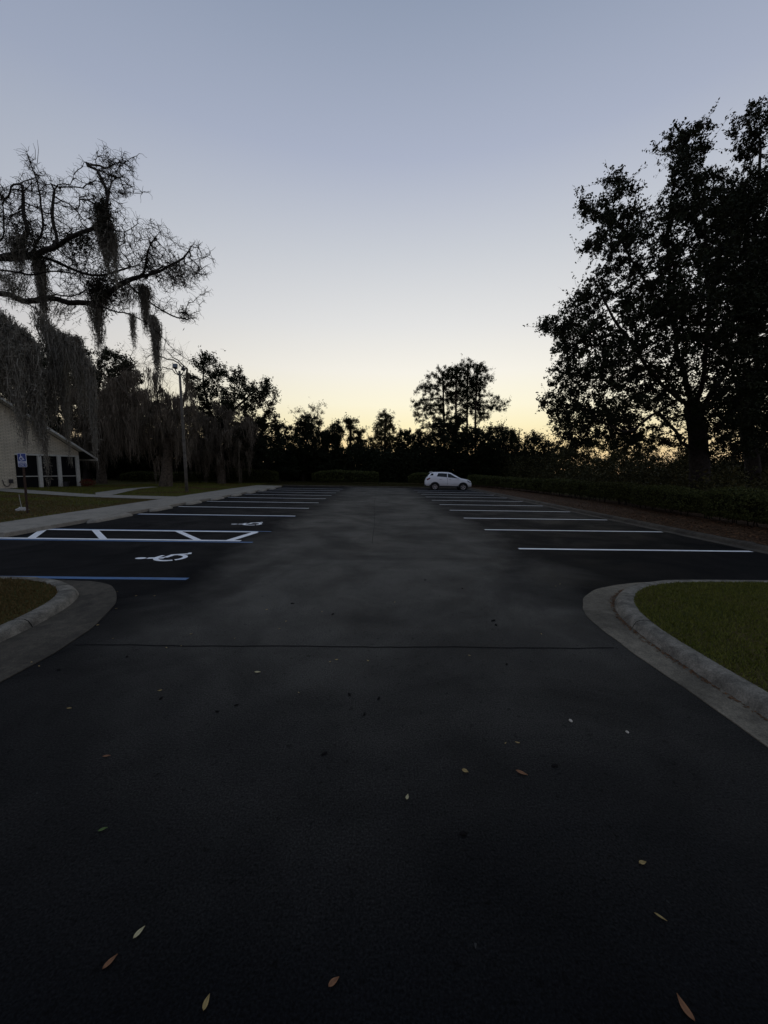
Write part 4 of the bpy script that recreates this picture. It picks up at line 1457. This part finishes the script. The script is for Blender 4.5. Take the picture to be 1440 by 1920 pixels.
for sgn in (1,):
    b = B()
    xe = 6.0
    b.prism([(xe, -.55, RZ(xe)), (-.2, -.55, RZ(-.2)), (-.2, -.55, RZ(-.2) + .10), (xe + .03, -.55, RZ(xe) + .09)], (0, 15, 0))
    b.prism([(-.203, -.55, RZ(-.2)), (-9, -.55, RZ(-9)), (-9, -.55, RZ(-9) + .1), (-.203, -.55, RZ(-.2) + .10)], (0, 15, 0))
    b.build('roof', 'roof', BLD, True)
    b = B()
    b.prism([(xe + .05, -.60, RZ(xe) - .09), (-.2, -.60, RZ(-.2) - .09), (-.2, -.60, RZ(-.2) + .08), (xe + .05, -.60, RZ(xe) + .07)], (0, .045, 0))
    b.build('fascia_board', 'trim', BLD, True)
    b = B()
    b.prism([(5.02, -.5, RZ(5.02) - .03), (.0, -.5, RZ(0) - .03), (.0, -.5, RZ(0) - .07), (5.02, -.5, RZ(5.02) - .07)], (0, .48, 0))
    b.build('soffit', 'trim', BLD, True)
    b = B()
    b.box(xe - .02, xe + .12, -.5, 14, RZ(xe) - .12, RZ(xe) + .03)
    b.build('gutter_pipe', 'trim', BLD, True, bevel=.03)
b = B()
b.box(.50, .72, -.10, -.003, .47, .74)
b.build('electrical_box', 'darkmetal', BLD, True, bevel=.01)
b = B()
b.tube(catmull([(.56, -.05, .47), (.50, -.05, .30), (.34, -.05, .24), (.22, -.05, .38), (.18, -.05, .62), (.15, -.05, .72)], 6), .022, 6)
b.build('conduit', 'darkmetal', BLD, True, smooth=True)
b = MB()
pts = [BLD.location + UD * s_ + Vector((UD.y, -UD.x, 0)) * d_ for s_, d_ in ((-4, .02), (5.4, .02), (5.2, .9), (3.5, .75), (1.5, .5), (-4, .4))]
b.poly([(p.x, p.y, .112) for p in pts])
tag(b.build('flower_bed', 'soil'), 'bed of dark reddish mulch along the foot of the porch', 'flower bed', kind='structure')

pp = BLD.location + UD * 3.72 + Vector((UD.y, -UD.x, 0)) * .45
pot = empty('plant_pot', (pp.x, pp.y, .112), 'small dark pot on the mulch before the middle porch column', 'pot')
b = MB()
b.grid([[(r * math.cos(t * math.pi / 8), r * math.sin(t * math.pi / 8), z) for t in range(16)] for r, z in ((.10, 0), (.14, .02), (.2, .34), (.215, .35), (.215, .40), (.19, .40), (.18, .34))], True)
b.poly([(.18 * math.cos(t * math.pi / 8), .18 * math.sin(t * math.pi / 8), .34) for t in range(16)])
b.build('pot_body', 'darkmetal', pot, True, smooth=False)
rg = np.random.default_rng(3)
c = rg.normal(0, .09, (160, 3)) + np.array([0, 0, .48])
link('leaves', npmesh('leaves', leafquads(c, .10, rg, .4), quads_n(160)), 'darkleaf', pot, True)

# ------------------------------------------------------------------ accessible parking sign
SG = empty('parking_sign', (-12.16, 13.15, .1), 'blue accessible parking sign on a thin rusty post in the lawn', 'sign', rz=R_(-3))
b = MB()
b.prism([(-.03, -.012, -.1), (-.03, .022, -.1), (-.018, .022, -.1), (-.018, 0, -.1), (.018, 0, -.1), (.018, .022, -.1), (.03, .022, -.1), (.03, -.012, -.1)], (0, 0, 2.16))
b.build('post', 'rust', SG, True)


def rrect(x0, x1, z0, z1, r, y, n=5):
    out = []
    for cx, cz, a0 in ((x1 - r, z1 - r, 0), (x0 + r, z1 - r, 90), (x0 + r, z0 + r, 180), (x1 - r, z0 + r, 270)):
        for i in range(n + 1):
            a = R_(a0 + 90 * i / n)
            out.append((cx + r * math.cos(a), y, cz + r * math.sin(a)))
    return out


PL = MB().prism(rrect(-.155, .155, 1.60, 2.07, .03, -.022), (0, .006, 0)).build('sign_plate', 'signwhite', SG, True)
MB().prism(rrect(-.142, .142, 1.80, 2.057, .022, -.024), (0, .0015, 0)).build('blue_panel', 'signblue', PL, True)
MB().prism(rrect(-.142, .142, 1.613, 1.725, .018, -.024), (0, .0015, 0)).build('blue_panel', 'signblue', PL, True)
b = MB()
for i, pl in enumerate(wheelchair(.21, .215)):
    b.prism([(u - .095, -.026 - i * 1e-5, 1.822 + v) for u, v in pl], (0, .0015, 0))
b.build('wheelchair_symbol', 'signwhite', PL, True)


def lettering(txt, size, loc, mat, parent):
    cu = bpy.data.curves.new('lettering', 'FONT')
    cu.body = txt
    cu.size = size
    cu.align_x = 'CENTER'
    cu.align_y = 'CENTER'
    cu.extrude = .0008
    tmp = bpy.data.objects.new('lettering', cu)
    COL.objects.link(tmp)
    me = bpy.data.meshes.new_from_object(tmp.evaluated_get(bpy.context.evaluated_depsgraph_get()))
    bpy.data.objects.remove(tmp)
    bpy.data.curves.remove(cu)
    o = link('lettering', me, mat)
    o.parent = parent
    o.location = loc
    o.rotation_euler = (math.pi / 2, 0, 0)
    return o


lettering('PARKING', .062, (0, -.0265, 1.763), 'signblue', PL)
lettering('ONLY', .10, (0, -.0265, 1.668), 'signwhite', PL)

ST = empty('marker_stone', (-13.05, 13.9, .1), 'pale mound of concrete with a thin white stake beside the sign post', 'marker')
bm = bmesh.new()
bmesh.ops.create_icosphere(bm, subdivisions=3, radius=1)
for v in bm.verts:
    v.co = Vector((v.co.x * .2, v.co.y * .16, max(0, v.co.z) * .13)) * (1 + .25 * noise.noise(v.co * 2.2))
me = bpy.data.meshes.new('mound')
bm.to_mesh(me)
bm.free()
link('mound', me, 'stone', ST, True)
MB().tube([(0, 0, .08), (-.03, 0, .35), (-.055, 0, .60)], [.010, .009, .008], 6).build('stake', 'stone', ST, True)

# ------------------------------------------------------------------ lamp pole
LP = empty('lamp_pole', (-12.95, 25.7, .1), 'tall thin grey pole with two floodlights on the lawn edge', 'lamp')
MB().tube([(0, 0, -.2), (-.03, 0, 2), (-.08, 0, 5), (-.14, 0, 7.95)], [.105, .098, .085, .07], 12).build('pole', 'polewood', LP, True, smooth=True)
MB().tube([(-.14, 0, 7.6), (-.36, -.02, 7.95), (-.40, -.02, 8.1)], .035, 6).tube([(-.14, 0, 7.6), (.07, .02, 7.85), (.10, .02, 8.0)], .035, 6).build('bracket', 'darkmetal', LP, True)
for (dx, dz, w, rz, tilt) in ((-.40, 8.22, .14, .3, -.35), (.12, 8.08, .09, -.9, -.5)):
    fl = MB().prism([(-w, -.10, -.13), (w, -.10, -.13), (w * 1.05, -.12, .15), (-w * 1.05, -.12, .15)], (0, .1, 0)).prism([(-w * .8, .0005, -.10), (w * .8, .0005, -.10), (w * .6, .0005, .11), (-w * .6, .0005, .11)], (0, .12, 0)).build('floodlight', 'darkmetal', LP, True, bevel=.012)
    fl.location = (dx, 0, dz)
    fl.rotation_euler = (tilt, 0, rz)
    gl = MB().prism([(-w * .88, -.113, -.10), (w * .88, -.113, -.10), (w * .9, -.128, .12), (-w * .9, -.128, .12)], (0, -.004, 0)).build('lens', 'headlamp', fl, True)

# ------------------------------------------------------------------ white car (built along +x, nose at x = 4.28, its side facing the camera)
CAR = empty('parked_car', (4.53, 35.35, .0), 'white compact crossover car parked sideways before the far hedge', 'car', rz=R_(-4))
#        x     zb   belt  top   w    wt
STN = [(0.00, .46, .74, .80, .66, .60), (.05, .40, .86, .93, .79, .70), (.14, .37, 1.02, 1.14, .85, .72), (.28, .35, 1.15, 1.38, .88, .69), (.46, .34, 1.23, 1.585, .89, .64), (.8, .33, 1.27, 1.645, .895, .62),
       (1.5, .33, 1.22, 1.66, .895, .62), (2.1, .33, 1.17, 1.645, .895, .61), (2.4, .33, 1.15, 1.59, .895, .61), (2.8, .33, 1.12, 1.385, .895, .66), (3.2, .33, 1.09, 1.16, .89, .74), (3.34, .33, 1.065, 1.10, .885, .76),
       (3.7, .33, 1.00, 1.045, .87, .74), (4.0, .33, .91, .965, .83, .68), (4.16, .33, .82, .875, .76, .60), (4.25, .34, .68, .74, .66, .52), (4.28, .38, .56, .60, .56, .46)]


def stn(x):
    for a, b_ in zip(STN, STN[1:]):
        if a[0] <= x <= b_[0]:
            t = (x - a[0]) / (b_[0] - a[0])
            return [p + (q - p) * t for p, q in zip(a, b_)]
    return STN[-1]


def ring(x):
    _, zb, be, tp, w, wt = stn(x)
    half = [(0, zb), (w * .82, zb), (w * .965, zb + .06), (w, zb + (be - zb) * .45), (w * .985, zb + (be - zb) * .75), (w * .955, be), (wt * 1.05, tp - (tp - be) * .16), (wt * .86, tp - .008), (wt * .45, tp + .014), (0, tp + .018)]
    return [(x, -y, z) for y, z in half] + [(x, y, z) for y, z in half[-2:0:-1]]


xsn = sorted(set([s_[0] for s_ in STN] + [.22, .37, .6, 1.0, 1.2, 1.8, 2.25, 2.6, 3.0, 3.5, 3.85, 4.08]))
b = MB()
rr = [ring(x) for x in xsn]
b.grid(rr, True)
b.poly(rr[0])
b.poly(rr[-1])
body = b.build('body', 'carwhite', CAR, True, smooth=True)


def side(x, t, sgn=-1, off=.008):
    """point on the greenhouse side, t = 0 belt .. 1 roof edge"""
    _, zb, be, tp, w, wt = stn(x)
    y0, z0, y1, z1 = w * .955, be, wt * 1.05, tp - (tp - be) * .16
    return (x, sgn * (y0 + (y1 - y0) * t + off), z0 + (z1 - z0) * t)


def side_patch(x0, x1, lo, hi, sgn, n=8, off=.008):
    rows = []
    for k in range(5):
        rows.append([side(x0(k / 4) + (x1(k / 4) - x0(k / 4)) * i / n, lo + (hi - lo) * k / 4, sgn, off) for i in range(n + 1)])
    return MB().grid(rows)


for sgn in (-1, 1):
    side_patch(lambda t: 1.02 + .16 * t, lambda t: 1.98, .06, .95, sgn).build('window', 'carglass', CAR, True, smooth=True)
    side_patch(lambda t: 2.05, lambda t: 3.2 - .9 * t, .06, .95, sgn).build('window', 'carglass', CAR, True, smooth=True)
    side_patch(lambda t: .42 + .12 * t, lambda t: .72, .35, .92, sgn, 4, .006).build('quarter_window', 'carglass', CAR, True, smooth=True)
    # lower black cladding and wheel arches
    y = sgn * .905
    MB().prism([(1.20, y, .30), (3.14, y, .30), (3.14, y, .42), (1.20, y, .42)], (0, -sgn * .04, 0)).build('sill_cladding', 'carblack', CAR, True)
    MB().prism([(.02, sgn * .70, .36), (.5, sgn * .905, .33), (.5, sgn * .905, .50), (.0, sgn * .70, .50)], (0, -sgn * .06, 0)).build('bumper_cladding', 'carblack', CAR, True)
    for wx in (.88, 3.46):
        o_, i_ = [], []
        for k in range(17):
            a = math.pi * (k / 16) * 1.12 - .06 * math.pi
            o_.append((wx + .445 * math.cos(a), y, .34 + .435 * math.sin(a)))
            i_.append((wx + .365 * math.cos(a), y, .34 + .36 * math.sin(a)))
        m_ = MB()
        m_.grid([o_, i_])
        m_.grid([i_, [(p[0], p[1] - sgn * .12, p[2]) for p in i_]])
        m_.grid([[(p[0], p[1] - sgn * .05, p[2]) for p in o_], o_])
        m_.build('wheel_arch', 'carblack', CAR, True)
        MB().prism([(wx + .385 * math.cos(2 * math.pi * k / 24), sgn * .897, .35 + .385 * math.sin(2 * math.pi * k / 24)) for k in range(24)], (0, sgn * .002, 0)).build('wheel_well', 'tyre', CAR, True)
        tyre_ = MB().grid([[(wx + r * math.cos(2 * math.pi * k / 28), sgn * yy_, .335 + r * math.sin(2 * math.pi * k / 28)) for k in range(28)] for r, yy_ in ((.225, .72), (.31, .71), (.335, .74), (.335, .90), (.31, .935), (.235, .93), (.225, .90))], True)
        wh = tyre_.build('wheel', 'tyre', CAR, True, smooth=True)
        rim = MB()
        rim.grid([[(wx + r * math.cos(2 * math.pi * k / 28), sgn * yy_, .335 + r * math.sin(2 * math.pi * k / 28)) for k in range(28)] for r, yy_ in ((.235, .91), (.225, .925), (.20, .918), (.20, .85))], True)
        for k in range(5):
            for da in (-.16, .16):
                a = 2 * math.pi * k / 5 + .3
                c0 = Vector((math.cos(a), 0, math.sin(a)))
                c1 = Vector((math.cos(a + da), 0, math.sin(a + da)))
                t_ = Vector((-c1.z, 0, c1.x)) * .018
                ce = Vector((wx, sgn * .905, .335))
                rim.prism([ce + c0 * .03 - t_, ce + c0 * .03 + t_, ce + c1 * .21 + t_, ce + c1 * .21 - t_], (0, sgn * .018, 0))
        rim.prism([(wx + .05 * math.cos(2 * math.pi * k / 12), sgn * .90, .335 + .05 * math.sin(2 * math.pi * k / 12)) for k in range(12)], (0, sgn * .03, 0))
        rim.build('rim', 'alloy', wh, True)
    # mirror, handles, lamps, roof rail
    MB().prism([(2.86, sgn * .90, 1.10), (3.0, sgn * .90, 1.10), (2.98, sgn * .90, 1.24), (2.88, sgn * .90, 1.24)], (0, sgn * .17, 0)).build('mirror', 'carwhite', CAR, True, bevel=.03)
    for hx_ in (1.28, 2.16):
        MB().box(hx_, hx_ + .2, min(sgn * .885, sgn * .915), max(sgn * .885, sgn * .915), .985, 1.02).build('handle', 'alloy', CAR, True, bevel=.008)
    for dx_ in (2.02,):
        m_ = MB()
        pts_ = []
        for t in np.linspace(.05, 1, 8):
            _, zb, be, tp, w, wt = stn(dx_)
            z_ = zb + .12 + (be - zb - .12) * t
            hl_ = [(w * .965, zb + .06), (w, zb + (be - zb) * .45), (w * .985, zb + (be - zb) * .75), (w * .955, be)]
            yv = np.interp(z_, [q[1] for q in hl_], [q[0] for q in hl_])
            pts_.append((dx_, sgn * (yv + .001), z_))
        m_.tube(pts_, .006, 4)
        m_.build('door_seam', 'carblack', CAR, True)

    def lower(x, z, off):
        _, zb, be, tp, w, wt = stn(x)
        hl_ = [(w * .965, zb + .06), (w, zb + (be - zb) * .45), (w * .985, zb + (be - zb) * .75), (w * .955, be), (wt * 1.05, tp - (tp - be) * .16)]
        zs_ = [q[1] for q in hl_]
        return (x, sgn * (np.interp(z, zs_, [q[0] for q in hl_]) + off), z)

    def lamp(name, pts_, mat):
        n_ = len(pts_)
        cx_ = sum(q[0] for q in pts_) / n_
        cz_ = sum(q[1] for q in pts_) / n_
        m_ = MB()
        m_.grid([[lower(cx_ + (q[0] - cx_) * s_, cz_ + (q[1] - cz_) * s_, o2) for q in pts_] for s_, o2 in ((1, .004), (.8, .02), (.05, .026))], True)
        return m_.build(name, mat, CAR, True, smooth=True)
    lamp('tail_light', [(.10, .92), (.2, .90), (.40, 1.02), (.48, 1.12), (.34, 1.14), (.14, 1.04)], 'redlamp')
    lamp('headlight', [(3.78, .92), (3.95, .80), (4.14, .72), (4.17, .79), (4.02, .89), (3.85, .96)], 'headlamp')
    MB().tube([(.75, sgn * .60, 1.655), (.85, sgn * .60, 1.70), (2.0, sgn * .585, 1.71), (2.15, sgn * .585, 1.655)], .016, 6).build('roof_rail', 'carblack', CAR, True)
# windscreen, rear window, bumpers, grille, plate
for nm, x0, x1, k0 in (('windscreen', 2.42, 3.22, .9), ('rear_window', .17, .44, .86)):
    rows = []
    for i in range(7):
        x = x0 + (x1 - x0) * i / 6
        _, zb, be, tp, w, wt = stn(x)
        rows.append([(x, wt * k0 * (j / 4 - 1), tp - .008 + .026 * (1 - abs(j / 4 - 1)) + .012) for j in range(9)])
    MB().grid(rows).build(nm, 'carglass', CAR, True, smooth=True)
MB().box(-.03, .10, -.62, .62, .36, .52).build('rear_bumper', 'carblack', CAR, True, bevel=.03)
MB().box(4.16, 4.30, -.5, .5, .33, .47).build('front_bumper', 'carblack', CAR, True, bevel=.03)
MB().box(4.22, 4.285, -.34, .34, .60, .70).build('grille', 'carblack', CAR, True, bevel=.01)
MB().prism([(.36, -.58, 1.615), (.66, -.58, 1.665), (.66, .58, 1.665), (.36, .58, 1.615)], (0, 0, .03)).build('spoiler', 'carwhite', CAR, True, bevel=.01)


# ------------------------------------------------------------------ fallen leaves and bits on the asphalt
def g0(px, py):
    d = FW + RT * ((px - 720) / FPX) + UP * ((960 - py) / FPX)
    return CP + d * (-CP.z / d.z)


def fallen_leaf(loc, L_, W_, az, curl, mat, label, group=None, seed=0):
    rr_ = random.Random(seed)
    b = MB()
    rows = []
    n_ = 10
    for i in range(n_ + 1):
        t = i / n_
        w = W_ / 2 * (math.sin(math.pi * min(1, t * 1.02) ** .8)) ** .8 if 0 < t < 1 else .0008
        z = curl * ((t - .5) ** 2) * 4 * L_ + .004
        row = []
        for k in range(-2, 3):
            row.append(((t - .5) * L_, w * k / 2 + .05 * L_ * math.sin(t * 3), z + abs(k) * W_ * .07 - (.0015 if k == 0 else 0)))
        rows.append(row)
    b.grid(rows)
    me = b.mesh('fallen_leaf', True)
    o = link('fallen_leaf', me, mat)
    md = o.modifiers.new('thick', 'SOLIDIFY')
    md.thickness = .0006
    o.location = (loc.x, loc.y, .003)
    o.rotation_euler = (rr_.uniform(-.15, .15), rr_.uniform(-.05, .05), az)
    if label:
        tag(o, label, 'leaf', group)
    return o


FG = 'fallen leaves on the asphalt'
big = [(261, 1752, .062, .022, 1.1, 'leafpale', 'pale yellow slender leaf lying above the brown leaf on dark asphalt'),
       (207, 1808, .068, .026, 1.05, 'leafbrown', 'reddish brown leaf just below the pale yellow one'),
       (387, 1884, .058, .022, 1.5, 'leaftan', 'golden tan leaf standing almost upright near the photo bottom'),
       (626, 1846, .060, .026, .6, 'leafbrown', 'dull brown leaf alone near the bottom middle'),
       (1285, 1893, .090, .030, 1.7, 'leafbrown', 'large rust brown leaf, biggest of all, near the bottom corner'),
       (978, 1452, .095, .03, -.55, 'leafbrown', 'long brown leaf in mid driveway pointing sideways'),
       (872, 1448, .055, .032, -.5, 'leaftan', 'small tan leaf beside the long brown one'),
       (1205, 1621, .050, .026, .1, 'leaftan', 'short tan leaf fragment on empty dark asphalt toward the lawn island'),
       (1238, 1723, .060, .014, -.7, 'leaftan', 'thin tan sliver of leaf below the short fragment'),
       (193, 1558, .055, .022, .5, 'leafgreen', 'dull green leaf alone on the darker asphalt'),
       (483, 1262, .075, .032, .0, 'leafpale', 'pale dry leaf just below the pavement joint'),
       (764, 1497, .05, .022, 1.3, 'leafpale', 'small pale leaf near the middle of the driveway'),
       (200, 1420, .06, .022, .2, 'leafbrown', 'small brown leaf below the gutter apron')]
for i, (px_, py_, l_, w_2, az, mt, lab) in enumerate(big):
    fallen_leaf(g0(px_, py_), l_ * .72, w_2 * .75, az, .06, mt, lab, FG, i)
SG_ = 'scattered leaf scraps on the asphalt'
rs = random.Random(9)
proto = fallen_leaf(Vector((0, 0, 0)), .028, .011, 0, .08, 'leaftan', 'tiny pale leaf scrap on the asphalt', SG_, 99)
first = True
for (px_, py_) in [(619, 1242), (631, 1238), (300, 1296), (690, 1240), (1015, 1190), (948, 1395), (524, 1180), (536, 1166), (440, 1198), (358, 1190), (340, 1212), (312, 1216), (60, 1243), (74, 1250), (183, 1173), (172, 1177), (212, 1198), (218, 1142), (220, 1110), (290, 1118), (255, 1118), (500, 1144), (604, 1148), (1050, 1096), (1042, 1100), (1120, 1155), (740, 1130), (560, 1300), (880, 1230), (130, 1330), (970, 1394)]:
    o = proto if first else proto.copy()
    if not first:
        COL.objects.link(o)
    first = False
    q = g0(px_, py_)
    o.location = (q.x, q.y, .003)
    s_ = rs.uniform(.6, 1.2)
    o.scale = (s_, s_, s_)
    o.rotation_euler = (rs.uniform(-.2, .2), 0, rs.uniform(0, 6.28))
# black bark bits
BB = 'black bark bits on the asphalt'
bm = bmesh.new()
bmesh.ops.create_icosphere(bm, subdivisions=2, radius=1)
for v in bm.verts:
    v.co = Vector((v.co.x * .022, v.co.y * .009, max(-.1, v.co.z) * .008)) * (1 + .5 * noise.noise(v.co * 2.3 + Vector((4, 0, 0))))
mb_ = bpy.data.meshes.new('bark_bit')
bm.to_mesh(mb_)
bm.free()
pb = tag(link('bark_bit', mb_, 'barkbit'), 'tiny black bit of bark on the asphalt', 'bark', BB)
for i, (px_, py_) in enumerate([(407, 1335), (443, 1323), (608, 1414), (1040, 1437), (655, 1303), (710, 1310), (683, 1340), (302, 1310), (110, 1256), (238, 1232), (950, 1246), (867, 1104), (797, 1088), (624, 1152), (548, 1132), (868, 1564), (930, 1172), (925, 1164)]):
    o = pb if i == 0 else pb.copy()
    if i:
        COL.objects.link(o)
    q = g0(px_, py_)
    o.location = (q.x, q.y, .004)
    s_ = rs.uniform(.7, 1.3) * (2.2 if 1160 < py_ < 1175 and px_ > 900 else 1)
    o.scale = (s_, s_, 1)
    o.rotation_euler = (0, 0, rs.uniform(0, 6.28))
PBG = None
for (px_, py_, lab, r_) in ((1070, 1353, 'round white pebble lying toward the lawn island, first of two', .013), (1176, 1374, 'cream pebble slightly smaller, closer to the gutter', .011)):
    bm = bmesh.new()
    bmesh.ops.create_icosphere(bm, subdivisions=2, radius=r_)
    for v in bm.verts:
        v.co *= 1 + .3 * noise.noise(v.co * 90)
        v.co.z *= .7
    me = bpy.data.meshes.new('pebble')
    bm.to_mesh(me)
    bm.free()
    o = tag(link('pebble', me, 'pebble'), lab, 'pebble', 'pale pebbles on the asphalt')
    q = g0(px_, py_)
    o.location = (q.x, q.y, r_ * .6)
